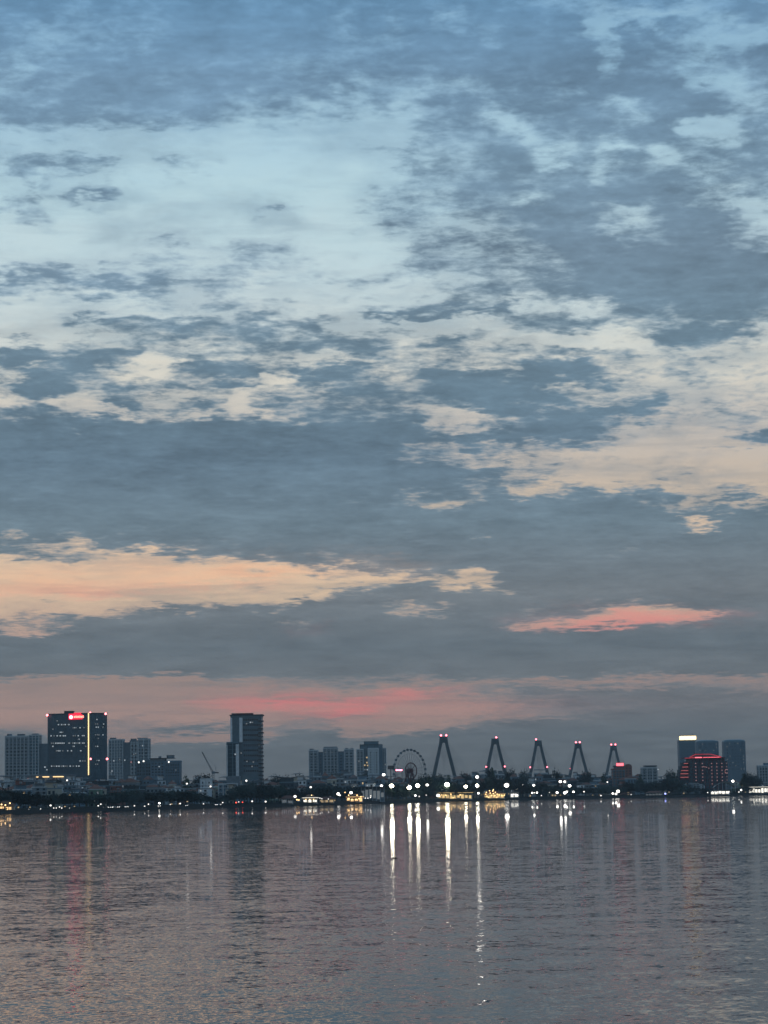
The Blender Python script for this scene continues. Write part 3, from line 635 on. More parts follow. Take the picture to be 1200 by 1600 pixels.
# ------------------------------------------------------------------ H tower with lit stairwell
s = Site('apartment_tower', 'pale tower with dark rooftop crown and yellow lit stairwell, left of the ferris wheel', 'apartment tower', 580, 2900)
r_ = s.r
for a_, b_, t_, wl, tr, yy in ((557.5,568,1171.5,'grey','pale',1),(568.3,575,1171,'spandrel','grey',3),(575.3,592,1170,'pale','white',0),(592.3,598,1164,'blue','grey',3),(598.3,603.5,1169.5,'grey','pale',5)):
    volume(r_, s.x(a_), s.x(b_), yy, 24, s.z(a_,t_), wl, tr, 3.4, 2)
facade_grid(r_, s.x(558.5), s.x(567), s.z(560,1208), s.z(560,1174), .98, 2, 10, (.6,.45), 0); facade_grid(r_, s.x(577), s.x(591), s.z(580,1208), s.z(580,1174), -.02, 3, 9, (.35,.5), 0)
facade_grid(r_, s.x(598.5), s.x(603), s.z(600,1208), s.z(600,1174), 4.98, 1, 9, (.4,.5), 0)
volume(r_, s.x(563), s.x(597), 5, 20, s.z(580,1164), 'spandrel', 'darkgrey', 3.4, 3, z0=s.z(580,1170.5), name='roof_crown'); roofbox(r_, s.x(569), s.x(592), 6, 18, s.z(580,1164)+1, s.z(580,1158.5), 'spandrel')
for px, py, c_ in ((573.5,1184,'lit_y'),(573.5,1192,'lit_y'),(570,1196,'lit_y'),(574.5,1196.5,'lit_y'),(570,1203,'lit_d'),(574,1203,'lit_w'),(561,1190,'lit_d'),(602,1195,'lit_d')): win(r_, s.x(px), -.6, s.z(px,py+1), 2.2, 2.2, c_)
# ------------------------------------------------------------------ right: hotel, towers
s = Site('high_rise', 'slim hazy tower with a glowing golden crown above the red-lit hotel', 'skyscraper', 1075, 4300)
r_ = s.r
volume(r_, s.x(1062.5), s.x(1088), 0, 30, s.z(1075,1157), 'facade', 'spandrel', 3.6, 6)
m = MB(); m.box(s.x(1065.5), s.x(1089), -1.5, 24, s.z(1075,1155.6), s.z(1075,1150), 'crown'); m.box(s.x(1065.5), s.x(1089), -1.9, 25, s.z(1075,1150), s.z(1075,1149.4), 'darkgrey'); m.build('lit_crown', r_)
facade_grid(r_, s.x(1064), s.x(1086), s.z(1075,1190), s.z(1075,1160), -.4, 5, 7, (.5,.4), .04, ('lit_d',), 0, 'curtain')
m = MB(); m.tube([(s.x(1084.5),8,s.z(1084,1150)),(s.x(1084.5),8,s.z(1084,1146))], .4, 'metal', 5); m.build('antenna', r_)
def oval(s_, a_, b_, t_, yd, roofpx, n_=20):
    x0, x1 = s_.x(a_), s_.x(b_); cx, rx = (x0+x1)/2, (x1-x0)/2; H_ = s_.z((a_+b_)/2, t_)
    def ring(k=1, ext=0): return [(cx+(rx*k+ext)*math.copysign(abs(cos(q))**.55, cos(q)), yd+(yd*k+ext)*math.copysign(abs(sin(q))**.55, sin(q))) for q in [2*pi*i/n_ for i in range(n_)]]
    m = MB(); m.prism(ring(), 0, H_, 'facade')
    for j in range(1, int(H_/3.6)): m.prism(ring(1, .3), j*3.6-.4, j*3.6, 'spandrel')
    m.build('wall', s_.r)
    m = MB(); m.prism(ring(), H_, s_.z(a_, t_-roofpx*.6), 'spandrel', ring(.94)); m.prism(ring(.94), s_.z(a_, t_-roofpx*.6), s_.z(a_, t_-roofpx), 'spandrel', ring(.55)); m.build('roof_crown', s_.r)
    rr = random.Random(int(a_))
    for i in range(7):
        for j in range(9):
            px = a_+(b_-a_)*(.14+.12*i); py = t_+4+j*5.0
            if rr.random() < .75: win(s_.r, s_.x(px), -.1+.3*abs(i-3)**1.6*.3, s_.z(px,py), 2.4, 2.0, 'curtain' if rr.random() > .16 else 'lit_d')
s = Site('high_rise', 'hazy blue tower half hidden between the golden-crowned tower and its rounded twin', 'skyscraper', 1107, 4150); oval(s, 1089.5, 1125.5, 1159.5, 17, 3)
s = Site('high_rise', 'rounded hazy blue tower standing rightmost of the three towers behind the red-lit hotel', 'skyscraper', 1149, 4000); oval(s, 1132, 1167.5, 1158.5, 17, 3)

s = Site('hotel', 'dark lakeside hotel outlined in red neon with rows of small pink lit windows', 'hotel', 1100, 2720)
r_ = s.r
zR = s.z(1105,1184.5)
volume(r_, s.x(1077), s.x(1132), 0, 26, zR, 'darkgrey', 'redwall', 3.5, 9)
# rounded right end and stepped left wing
m = MB(); rx0 = s.x(1132); rad = s.x(1139.5)-rx0
m.prism([(rx0,0)]+[(rx0+rad*sin(q), 13-13*cos(q)) for q in [pi*i/10 for i in range(1,10)]]+[(rx0,26)], 0, s.z(1135,1189), 'darkgrey'); m.build('round_wing', r_)
for j, (py, a_) in enumerate(((1193,1067.5),(1198.5,1065),(1204,1063),(1209,1061.8),(1214.5,1061.5),(1219.5,1064))):
    m = MB(); z1 = s.z(1070,py-1.6); m.box(s.x(a_)-.8, s.x(1077), 2, 24, z1-4, z1, 'darkgrey'); m.box(s.x(a_)-1.2, s.x(1077), 1.2, 2, z1-.5, z1, 'redwall'); m.build('terrace_floor', r_)
    if j < 5:
        m = MB(); m.box(s.x(a_)+1, s.x(1075.5), .9, 1.15, z1-1.5, z1-.75, 'lit_rb'); m.box(s.x(a_)+.5, s.x(1076), 1.95, 2.02, z1-3.4, z1-1.7, 'redwall')
        m.build('lit_balcony_band', r_)
# hipped roof with neon eaves
m = MB(); x0, x1 = s.x(1068), s.x(1134); zE = s.z(1100,1183.5); zP = s.z(1100,1177.5)
m.prism([(x0,-2.5),(x1,-2.5),(x1,28),(x0,28)], zE-.7, zE, 'redwall'); m.prism([(x0+6,-1),(x1-3,-1),(x1-3,26),(x0+6,26)], zE, zP-1.2, 'redwall', [(x0+17,8),(x1-12,8),(x1-12,18),(x0+17,18)])
m.prism([(s.x(1086),8),(s.x(1102),8),(s.x(1102),18),(s.x(1086),18)], zP-1.2, zP+.4, 'darkgrey'); m.build('roof', r_)
m = MB(); m.box(s.x(1079), s.x(1127), -2.9, -2.52, zE-.6, zE+.35, 'neon_r'); m.box(s.x(1070), s.x(1079), -2.9, -2.52, zE-.9, zE-.2, 'neon_r')
m.tube([(s.x(1078),-1.4,zE+.4),(s.x(1089),7.5,zP-.4)], .45, 'neon_r', 5); m.tube([(s.x(1127),-1.4,zE+.4),(s.x(1112),7.5,zP-.6)], .45, 'neon_r', 5); m.tube([(s.x(1089),7.5,zP-.6),(s.x(1112),7.5,zP-.6)], .35, 'neon_r', 5)
m.build('neon_outline', r_); m = MB(); m.box(s.x(1086), s.x(1096.5), -3.1, -2.9, zE-.5, zE+.5, 'neon_p'); m.box(s.x(1099), s.x(1124), -3.05, -2.9, zE-.15, zE+.25, 'neon_p'); m.build('neon_sign', r_)
for px in (1087,1097.5,1112,1120,1128): 
    for k in range(7):
        if k == 6 and px != 1112: continue
        win(r_, s.x(px), -.45, s.z(px, 1193.8+k*5.3), 1.5, 1.25, 'lit_r')
for k in range(6): 
    if k not in (2,3): win(r_, s.x(1135.5), 1.5, s.z(1135, 1193.5+k*5.2), 1.2, 1.1, 'lit_r')
for px, py in ((1099,1198.5),(1101.5,1199),(1104,1199.5),(1107.5,1201)): win(r_, s.x(px), -.45, s.z(px,py), 1.6, 1.0, 'lit_r')
m = MB(); c0 = (s.x(1135.2), s.z(1135,1205.2)); m.tube([(c0[0]+2.1*cos(q), .2, c0[1]+2.1*sin(q)) for q in [radians(50+26*i) for i in range(11)]], .38, 'lit_r', 5); m.build('crescent_neon', r_)

s = Site('office_block', 'dark mid-rise block with a glowing red rooftop sign under the last bridge pylon', 'office block', 966, 2700)
r_ = s.r
volume(r_, s.x(957), s.x(977), 0, 18, s.z(966,1202), 'spandrel', 'brick', 3.3, 4); volume(r_, s.x(960.5), s.x(975), 2, 16, s.z(966,1197.5), 'spandrel', 'darkgrey', 3.3, 3, z0=s.z(966,1202)+1)
m = MB(); m.box(s.x(963.3), s.x(974.3), -.4, .6, s.z(969,1196.6), s.z(969,1192.4), 'neon_p'); m.box(s.x(962.8), s.x(974.8), .6, .9, s.z(969,1197.2), s.z(969,1191.8), 'neon_r'); m.build('rooftop_sign', r_)
facade_grid(r_, s.x(958), s.x(976), s.z(966,1218), s.z(966,1204), -.02, 4, 4, (.6,.45), 0)
s = Site('apartment_tower', 'small round-topped dusky block behind the red rooftop sign', 'apartment block', 982, 2850)
r_ = s.r; x0, x1 = s.x(976), s.x(987.5); zt = s.z(982,1198); zr = (x1-x0)/2
m = MB(); m.box(x0, x1, 0, 14, 0, zt, 'brick')
arc = [((x0+x1)/2+zr*cos(q), zt+zr*.75*sin(q)) for q in [pi*i/10 for i in range(11)]]
m.add([(a_, 0, b_) for a_, b_ in arc]+[(a_, 14, b_) for a_, b_ in arc], [tuple(range(10,-1,-1)), tuple(range(11,22))]+[(i, i+1, 12+i, 11+i) for i in range(10)], 'brick'); m.build('wall', r_)
facade_grid(r_, x0+.5, x1-.5, s.z(982,1215), zt, -.05, 2, 4, (.4,.4), 0)
s = Site('apartment_block', 'pale framed villa block with a dark flat roof, between the red sign and the hotel', 'apartment block', 1013, 2600)
r_ = s.r
volume(r_, s.x(1003), s.x(1027), 0, 16, s.z(1014,1200), 'grey', 'pale', 3.4, 3); m = MB(); m.box(s.x(1007), s.x(1026.5), -1, 14, s.z(1014,1197.8), s.z(1014,1196), 'darkgrey'); m.box(s.x(1009), s.x(1025), 1, 12, s.z(1014,1200)+1, s.z(1014,1197.8), 'grey'); m.build('roof_slab', r_)
facade_grid(r_, s.x(1004), s.x(1026), s.z(1014,1218), s.z(1014,1202), -.02, 4, 4, (.5,.55), 0); win(r_, s.x(1028), -1, s.z(1028,1203), 3, 1.2, 'lit_w')
s = Site('apartment_block', 'pale terrace-fronted apartment block at the right edge of the skyline', 'apartment block', 1194, 2750)
r_ = s.r
volume(r_, s.x(1186), s.x(1212), 0, 18, s.z(1194,1197), 'grey', 'pale', 3.3, 6); roofbox(r_, s.x(1195), s.x(1205), 4, 12, s.z(1194,1197)+1, s.z(1194,1192.5), 'blue')
facade_grid(r_, s.x(1187), s.x(1211), s.z(1194,1220), s.z(1194,1199), -.02, 6, 5, (.6,.5), .04)
s = Site('apartment_block', 'pale white-walled house with boxy annex left of the dark tower', 'house block', 322, 1950)
volume(s.r, s.x(313), s.x(330), 0, 12, s.z(322,1218), 'white', 'pale', 3.4, 2); facade_grid(s.r, s.x(314), s.x(329), s.z(322,1236), s.z(322,1220), -.02, 3, 3, (.4,.5), 0)
beacon(s.r, s.x(329), -1.2, s.z(329,1231.6), 'lamp_s', .7)
s = Site('apartment_block', 'blue-grey long two-winged house below the dark tower', 'house block', 356, 1850)
volume(s.r, s.x(341), s.x(371), 0, 14, s.z(356,1225.5), 'blue', 'pale', 3.3, 4); facade_grid(s.r, s.x(342), s.x(370), s.z(356,1240), s.z(356,1227), -.02, 6, 3, (.5,.5), 0)
volume(s.r, s.x(355), s.x(373.5), 3, 16, s.z(356,1214.5), 'grey', 'grey', 3.3, 4)

# ------------------------------------------------------------------ bridge
Y0 = 4300.0
pyl = []
for k, (px, pt, hw) in enumerate(((693,1151,17.5),(773.5,1154,16.5),(841,1157,15),(903,1161.5,15),(958.5,1165,13.5))):
    Yk = Y0*(1+.0614*k); p = at(px, pt, Yk); pyl.append((p.x, Yk, p.z, hw/FPX*Yk))
br = thing('cable_stayed_bridge', 'long cable-stayed bridge with five A-shaped pylons carrying red beacons on the horizon', 'bridge', (pyl[0][0], pyl[0][1], GZ))
ox, oy = pyl[0][0], pyl[0][1]
ax = Vector((pyl[-1][0]-ox, pyl[-1][1]-oy, 0)); axn = ax.normalized(); side = Vector((axn.y, -axn.x, 0)); ang = atan2(side.y, side.x)
DZ = 24.0
m = MB(); A = -axn*320; B = ax+axn*420; sd_ = side*15
m.add([A-sd_+Vector((0,0,DZ)), A+sd_+Vector((0,0,DZ)), B+sd_+Vector((0,0,DZ)), B-sd_+Vector((0,0,DZ)), A-sd_+Vector((0,0,DZ-2.5)), A+sd_+Vector((0,0,DZ-2.5)), B+sd_+Vector((0,0,DZ-2.5)), B-sd_+Vector((0,0,DZ-2.5))],
      [(0,1,2,3),(7,6,5,4),(0,4,5,1),(1,5,6,2),(2,6,7,3),(3,7,4,0)], 'pylon')
for q in (-1, 1):
    for i in range(60): p = A.lerp(B, i/60)+side*14.5*q; m.box(p.x-.3, p.x+.3, p.y-.3, p.y+.3, DZ, DZ+1.3, 'metal')
m.build('deck', br)
for k, (x_, y_, zt, hw) in enumerate(pyl):
    o = MB(); H_ = zt-GZ; sc_ = 1/cos(ang)*1.0
    prof = [(0, hw*1.32), (.25*H_, hw*1.05), (.45*H_, hw*.80), (.65*H_, hw*.55), (.82*H_, hw*.34), (.90*H_, hw*.25), (H_, hw*.20)]
    for sgn in (-1, 1):
        for (z0, w0), (z1, w1) in zip(prof, prof[1:]):
            t0, t1 = 6.9-1.5*z0/H_, 6.9-1.5*z1/H_
            o.prism([(sgn*w0-t0/2, -2.6), (sgn*w0+t0/2, -2.6), (sgn*w0+t0/2, 2.6), (sgn*w0-t0/2, 2.6)], z0, z1, 'pylon', [(sgn*w1-t1/2, -2.2), (sgn*w1+t1/2, -2.2), (sgn*w1+t1/2, 2.2), (sgn*w1-t1/2, 2.2)])
    o.box(-hw*.2, hw*.2, -2, 2, H_*.90, H_, 'pylon'); 
    arch = [(-hw*.30, H_*.84), (-hw*.18, H_*.885), (0, H_*.90), (hw*.18, H_*.885), (hw*.30, H_*.84)]
    o.add([(a_, -2, b_) for a_, b_ in arch]+[(hw*.2, -2, H_*.93), (-hw*.2, -2, H_*.93)], [tuple(range(7))], 'pylon')
    o.box(-hw*1.0, hw*1.0, -2, 2, DZ-5, DZ-2.6, 'pylon')
    po = o.build('pylon', br); po.location = (x_-ox, y_-oy, 0); po.rotation_euler = (0, 0, ang*.35)
    off = {0:(-.22,.25), 1:(.12,), 2:(-.22,), 3:(-.2,.2), 4:(-.25,.22)}[k]
    for f_ in off: beacon(po, f_*hw, -1, H_, 'beacon_f', 1.7)
    for f_ in {0:(), 1:(-1,1), 2:(-1,1), 3:(-1,), 4:()}[k]:
        zz_ = H_*.50; beacon(po, f_*hw*.78*1.12, -3.4, zz_-1.5, 'beacon_f', 1.4 if k != 3 else .6)
    cb = MB()
    for q in (-1, 1):
        for e_ in (-1, 1):
            for j in range(9):
                zt_ = H_*.96-j*3.2; ln = 150-j*13
                p0 = Vector((e_*hw*.2, 0, zt_)); p1 = axn*q*ln+side*e_*13.5+Vector((0,0,DZ)); cb.tube([p0, p1], .13, 'metal', 3, False)
    co = cb.build('stay_cables', br); co.location = (x_-ox, y_-oy, 0)

# ------------------------------------------------------------------ ferris wheel
s = Site('ferris_wheel', 'large ferris wheel with small cabins and a dark red hub, seen over the trees', 'ferris wheel', 640, 2650, 0)
r_ = s.r; R_ = 33/FPX*2650; th = math.acos(24.3/33); zc = s.z(640,1204.5)
s.r.rotation_euler = (0, 0, th)
def wheel_ring(rad, tube_r, y, m_, name, n_=40):
    m = MB(); pts = [(rad*cos(2*pi*i/n_), y, zc+rad*sin(2*pi*i/n_)) for i in range(n_+1)]
    m.tube(pts, tube_r, m_, 5, False); return m.build(name, r_)
wheel_ring(R_, .22, -1.1, 'metal', 'rim'); wheel_ring(R_, .22, 1.1, 'metal', 'rim'); wheel_ring(R_*.80, .14, 0, 'metal', 'inner_rim')
m = MB()
for i in range(30):
    q = 2*pi*i/30
    for yy in (-1.1, 1.1): m.tube([(0, yy*2, zc), (R_*cos(q), yy, zc+R_*sin(q))], .12, 'metal', 3, False)
m.build('spokes', r_)
wheel_ring(R_*.37, .6, -2.2, 'redwall', 'hub_ring', 24)
m = MB(); m.tube([(0,-3.5,zc),(0,3.5,zc)], 2.6, 'redwall', 14); 
for i in range(8): q = 2*pi*i/8; m.tube([(0,-2.2,zc),(R_*.39*cos(q),-2.2,zc+R_*.39*sin(q))], .3, 'redwall', 4)
m.build('hub', r_)
for e_ in (-1, 1):
    m = MB(); 
    for q in (-1, 1): m.tube([(0, e_*3.4, zc), (q*8, e_*6, 0)], [.7, 1.0], 'redwall', 8)
    m.tube([(-4.6, e_*5, zc*.42), (4.6, e_*5, zc*.42)], .35, 'metal', 5); m.build('support_leg', r_)
gd = MB(); gd.prism([(-.95,-.8),(.95,-.8),(.95,.8),(-.95,.8)], -2.9, -1.1, 'spandrel', [(-1.1,-.95),(1.1,-.95),(1.1,.95),(-1.1,.95)]); gd.prism([(-1.15,-1),(1.15,-1),(1.15,1),(-1.15,1)], -1.1, -.5, 'darkgrey', [(-.3,-.3),(.3,-.3),(.3,.3),(-.3,.3)]); gd.tube([(0,0,-.6),(0,0,0)], .1, 'metal', 4)
gme = gd.mesh('cabin')
for i in range(28):
    q = 2*pi*(i+.5)/28; link('cabin', gme, r_, ((R_+.6)*cos(q), 0, zc+(R_+.6)*sin(q)+.9))
# screen tower and red sign next to the wheel
s = Site('billboard', 'black rectangular screen raised on a post just left of the ferris wheel', 'billboard', 610.5, 2600)
m = MB(); m.box(s.x(605.8), s.x(616.3), 0, 1.2, s.z(611,1202), s.z(611,1196.2), 'darkgrey'); m.box(s.x(606.3), s.x(615.8), -.06, 0, s.z(611,1201.4), s.z(611,1196.8), 'glass'); m.build('screen', s.r)
m = MB(); m.tube([(0,1.8,0),(0,1.8,s.z(611,1197))], .5, 'metal', 8); m.build('post', s.r)
s = Site('neon_sign', 'pink-red glowing sign on a gate frame beside the ferris wheel', 'sign', 623, 2590)
m = MB(); m.box(s.x(617.5), s.x(629), 0, .5, s.z(623,1205), s.z(623,1201.6), 'redwall')
m.build('sign_board', s.r); m = MB()
for q in range(5): xa = s.x(618.4+q*2.1); m.box(xa, xa+1.15, -.25, 0, s.z(623,1204.4), s.z(623,1202.3), 'sign_p')
m.build('lettering', s.r); m = MB(); m.tube([(s.x(618.5),.8,0),(s.x(618.5),.8,s.z(623,1201.6))], .35, 'metal', 6); m.tube([(s.x(628),.8,0),(s.x(628),.8,s.z(623,1201.6))], .35, 'metal', 6); m.build('gate_posts', s.r)

# ================================================================== low houses behind the shore
ZONES = [(170,'below the red-signed office tower','office'),(300,'below the blocks left of the crane','block'),(425,'around the foot of the dark striped tower','dark tower'),
         (600,'below the hazy towers left of the ferris wheel','hazy towers'),(735,'by the first bridge pylon','wheel'),(870,'under the second and third bridge pylons','pylons'),
         (1000,'under the last two bridge pylons','far pylons'),(2000,'around the red neon hotel','hotel')]
def zone(px):
    for e_, a_, b_ in ZONES:
        if px < e_: return a_, b_
HT = [('pale','pale','concrete',5.5,4),('pale','white','grey',7,5),('blue-grey','blue','grey',6,5),('blue-grey','blue','pale',10,4),('grey','grey','pale',8,6),('grey','grey','concrete',12,4),
      ('cream','cream','pale',5,4),('cream','cream','grey',9,3),('dark','spandrel','grey',9,5),('dark','darkgrey','spandrel',13,4),('reddish','brick','grey',6,4),('greenish','green','pale',8,3)]
hr = random.Random(11)
houses = []
for k, (cn, wl, tr, wd, nf) in enumerate(HT):
    for var_ in range(2):
        r_ = thing('town_house', 'x', 'house', (0,0,0)); dp = 11+hr.random()*4; H_ = nf*3.3
        w2 = wd/2; m = MB(); m.box(-w2, w2, 0, dp, 0, H_, wl)
        for j in range(1, nf): m.box(-w2-.1, w2+.1, -.9, 0, j*3.3-.15, j*3.3+.08, tr)
        m.box(-w2-.15, w2+.15, -.2, dp+.1, H_, H_+.7, tr); m.build('wall', r_)
        m = MB()
        if (k+var_) % 3 == 0:
            m.add([(-w2-.4,-.6,H_+.7),(w2+.4,-.6,H_+.7),(w2+.4,dp+.4,H_+.7),(-w2-.4,dp+.4,H_+.7),(-w2*.2,dp*.4,H_+3.0),(w2*.2,dp*.4,H_+3.0)], [(3,2,1,0),(0,1,5,4),(1,2,5),(2,3,4,5),(3,0,4)], 'tile')
        elif (k+var_) % 3 == 1:
            m.box(-w2+.4, w2*.4, 3, dp-2, H_+.7, H_+3.3, wl); m.box(-w2, w2*.6, 1.5, dp-1.5, H_+3.3, H_+3.55, 'roof')
        else:
            for a_ in (-w2+.3, w2-.3): m.tube([(a_,.5,H_+.7),(a_,.5,H_+3)], .09, 'metal', 4); m.tube([(a_,dp-2,H_+.7),(a_,dp-2,H_+3)], .09, 'metal', 4)
            m.add([(-w2-.2,0,H_+2.8),(w2+.2,0,H_+2.8),(w2+.2,dp-1.5,H_+3.5),(-w2-.2,dp-1.5,H_+3.5),(-w2-.2,0,H_+2.95),(w2+.2,0,H_+2.95),(w2+.2,dp-1.5,H_+3.65),(-w2-.2,dp-1.5,H_+3.65)], [(3,2,1,0),(4,5,6,7),(0,1,5,4),(1,2,6,5),(2,3,7,6),(3,0,4,7)], 'roof')
        m.build('roof', r_)
        if var_ == 0:
            m = MB(); m.tube([(w2*.55,3,H_+.7),(w2*.55,3,H_+1.6)], .5, 'metal', 4); m.tube([(w2*.55-.9,3,H_+2.2),(w2*.55+.9,3,H_+2.2)], .6, 'concrete', 8); m.build('water_tank', r_)
        nc = max(1, int(wd/3))
        for j in range(max(0, nf-4), nf):
            for i in range(nc):
                kk = hr.choice(('glass','glass','glass','glass','glass','glass','lit_d','lit_y','lit_w')) if var_ else 'glass'
                win(r_, -w2+wd*(i+.5)/nc, -.06, j*3.3+.8, min(1.7, wd/nc*.6), 1.7, kk)
        remember(r_); houses.append((r_, wd, H_, cn, []))
SKY_H = [(-60,1214),(0,1213),(60,1214),(120,1218),(170,1214),(230,1215),(290,1218),(300,1217),(340,1217),(375,1216),(420,1217),(450,1214),(480,1209),(520,1209),(560,1207),(600,1210),(640,1214),(670,1216),(700,1212),(725,1210),(760,1207),(790,1206),(850,1206),(880,1207),(900,1209),(940,1211),(1000,1209),(1060,1214),(1100,1222),(1150,1218),(1185,1214),(1240,1206)]
used_first = set()
def place_house(px, py, Y, h):
    p = at(px, py, Y); src, wd, H_, cn, _ = h
    sc_ = (p.z-GZ)/(H_+2.2); zn, zg = zone(px)
    lab = f'{cn} low-rise house in the packed roofs {zn}'; grp = f'{cn} houses near the {zg}'
    rz = hr.uniform(-.35, .35)
    if src.name not in used_first:
        used_first.add(src.name); src.location = (p.x, Y, GZ); src.rotation_euler = (0,0,rz); src.scale = (1,1,max(.6, min(1.6, sc_))); src['label'] = lab; src['group'] = grp; return
    copy_thing(src, (p.x, Y, GZ), rz, lab, grp, (1, 1, max(.6, min(1.6, sc_))))
px = -25
while px < 1225:
    sk = piece(px, SKY_H); Ys = shoreY(min(max(px,0),1200))
    for lay, (dy, drop, jit) in enumerate(((620, 1, 5), (360, 7, 6), (170, 14, 5))):
        if lay == 2 and hr.random() < .25: continue
        Y = Ys+dy+hr.uniform(-60, 60); py = sk+drop+hr.uniform(-jit*.6, jit)
        Hn = Z(px, py, Y)-GZ
        c_ = [h for h in houses if .6 < Hn/(h[2]+2.2) < 1.5] or sorted(houses, key=lambda h: -h[2])[:4]
        place_house(px+hr.uniform(-3,3), py, Y, hr.choice(c_))
    px += hr.uniform(9.5, 14.5)*(1.12 if px < 300 else .92)
for h in houses:
    if h[0].name not in used_first: place_house(hr.uniform(440, 1180), 1222, 2500, h)

# ================================================================== trees
def tree_proto(seed, H_, W_, leafm, squash=1.0, n_leaf=620):
    rr = random.Random(seed); r_ = thing('tree', 'x', 'tree', (0,0,0))
    m = MB(); th_ = H_*.42; bend = rr.uniform(-.4,.4)
    m.tube([(0,0,-.3),(bend*.4,0,th_*.5),(bend,.1,th_),(bend*1.3,.1,H_*.72)], [.34,.24,.18,.07], 'bark', 7)
    lobes = []
    for i in range(9):
        q = 2*pi*i/9+rr.uniform(-.3,.3); rad = W_*.5*rr.uniform(.35,.78); zc_ = H_*rr.uniform(.45,.86)*squash+H_*(1-squash)*.5; lr = W_*rr.uniform(.17,.30)
        lobes.append((rad*cos(q), rad*sin(q), zc_, lr))
    lobes.append((bend*.5, 0, H_*.86, W_*.27)); lobes.append((0,0,H_*.64,W_*.34))
    for (a_, b_, c_, d_) in lobes[:8]: m.tube([(bend*.8,.05,th_*.85),(a_*.5,b_*.5,(th_+c_)*.5),(a_,b_,c_)], [.13,.09,.04], 'bark', 5)
    m.build('trunk', r_)
    m = MB(); vs, fs = [], []
    for i in range(n_leaf):
        lx, ly, lz_, lr = rr.choice(lobes); u, v_ = rr.uniform(0,2*pi), rr.uniform(-1,1); rd = lr*(rr.random()**.45)*rr.choice((1,1,1,1.18)); w_ = sqrt(1-v_*v_)
        c = Vector((lx+rd*w_*cos(u), ly+rd*w_*sin(u), lz_+rd*v_*.8)); s_ = rr.uniform(.28,.62)
        a_ = Vector((rr.uniform(-1,1), rr.uniform(-1,1), rr.uniform(-.6,.6))).normalized(); b_ = a_.orthogonal().normalized(); o_ = len(vs)
        vs += [c+a_*s_, c+b_*s_*.7, c-a_*s_, c-b_*s_*.7]; fs.append((o_, o_+1, o_+2, o_+3))
    m.add(vs, fs, leafm); m.build('crown', r_); remember(r_); return (r_, H_)
TP = [tree_proto(1, 10, 9, 'leaf2'), tree_proto(2, 12, 10, 'leaf2'), tree_proto(3, 8.5, 8.5, 'leaf'), tree_proto(4, 11, 8, 'leaf2'), tree_proto(5, 9.5, 11, 'leaf', .8), tree_proto(6, 13, 13, 'leaf2', .9, 900), tree_proto(7, 9, 7, 'leaf3')]
TT = [(-60,1238),(0,1236),(18,1231),(48,1240),(110,1237),(150,1238),(200,1235),(260,1236),(290,1232),(310,1238),(335,1242),(352,1240),(372,1227),(400,1222),(425,1225),(445,1230),(480,1229),(505,1224),(540,1230),(575,1226),(592,1232),(605,1224),(640,1224),(655,1214),(690,1212),(712,1219),(760,1217),(800,1216),(835,1221),(865,1226),(900,1229),(930,1226),(960,1228),(985,1220),(1010,1222),(1045,1217),(1060,1215),(1066,1226),(1105,1231),(1125,1233),(1160,1226),(1185,1226),(1240,1224)]
tr_ = random.Random(5); tfirst = set()
def place_tree(px, py, Y, tp, what='dark leafy tree in the shore row', gp='shore trees', cat='tree'):
    src, H_ = tp; p = at(px, py, Y); k = max(.35, (p.z-GZ)/H_); zn, zg = zone(px); lab = f'{what} {zn}'; grp = f'{gp} by the {zg}'
    kx = min(k, 1.15)*tr_.uniform(.95, 1.2) if k > .8 else (k+1)/2*1.1
    if src.name not in tfirst:
        tfirst.add(src.name); src.location = (p.x, Y, GZ); src.scale = (kx, kx, k); src.rotation_euler = (0,0,tr_.uniform(0,6)); src['label'] = lab; src['group'] = grp; return
    copy_thing(src, (p.x, Y, GZ), tr_.uniform(0,6), lab, grp, (kx, kx, k))
for off, drop, step, wh, gp in ((30, 3, 10.0, 'dark tree in the front shore row', 'front shore trees'), (75, 0, 11.0, 'dark tree behind the shore row', 'second row trees')):
    px = -20+off*.1
    while px < 1222:
        top = piece(px, TT)+drop+tr_.uniform(-2, 4.5); sy = shore_y(px)
        skip = off == 30 and any(a_ < px < b_ for a_, b_ in ((466,500),(536,604),(680,795),(800,812),(1108,1146),(1170,1210)))
        if off == 30 and 600 < px < 1000: top = max(top, sy-21+tr_.uniform(-3,4))
        if not skip: place_tree(px, top, shoreY(px)+off+tr_.uniform(-8, 10), tr_.choice(TP[:5]), wh, gp)
        px += step*tr_.uniform(.75, 1.25)*(1.15 if px < 350 else .95)
for px, py in ((318,1210),(326,1211),(309,1213)): place_tree(px, py, 2120, TP[5], 'big round dark tree', 'big trees')
for px, py, Y in ((448,1212,2350),(523,1207,2500),(534,1208,2510),(570,1208,2480),(660,1211,2300),(672,1211,2320),(686,1210,2340),(700,1211,2330),(722,1207,2600),(728,1209,2620),(746,1208,2600),(763,1200,2500),(768,1199,2500),(792,1203,2600),(800,1202,2650),(820,1203,2620),(866,1202,2640),(874,1205,2640),(912,1206,2650),(920,1204,2680),(944,1209,2650),(1001,1209,2600),(1048,1203,2650),(1053,1206,2650),(1162,1208,2550),(1168,1207,2550),(1180,1209,2560),(30,1214,2000),(88,1217,2000),(180,1219,2000),(290,1212,2050),(430,1211,2200),(466,1211,2300)):
    place_tree(px, py, Y, tr_.choice((TP[5],TP[6],TP[0])), 'tall dark tree among the roofs', 'rooftop trees')
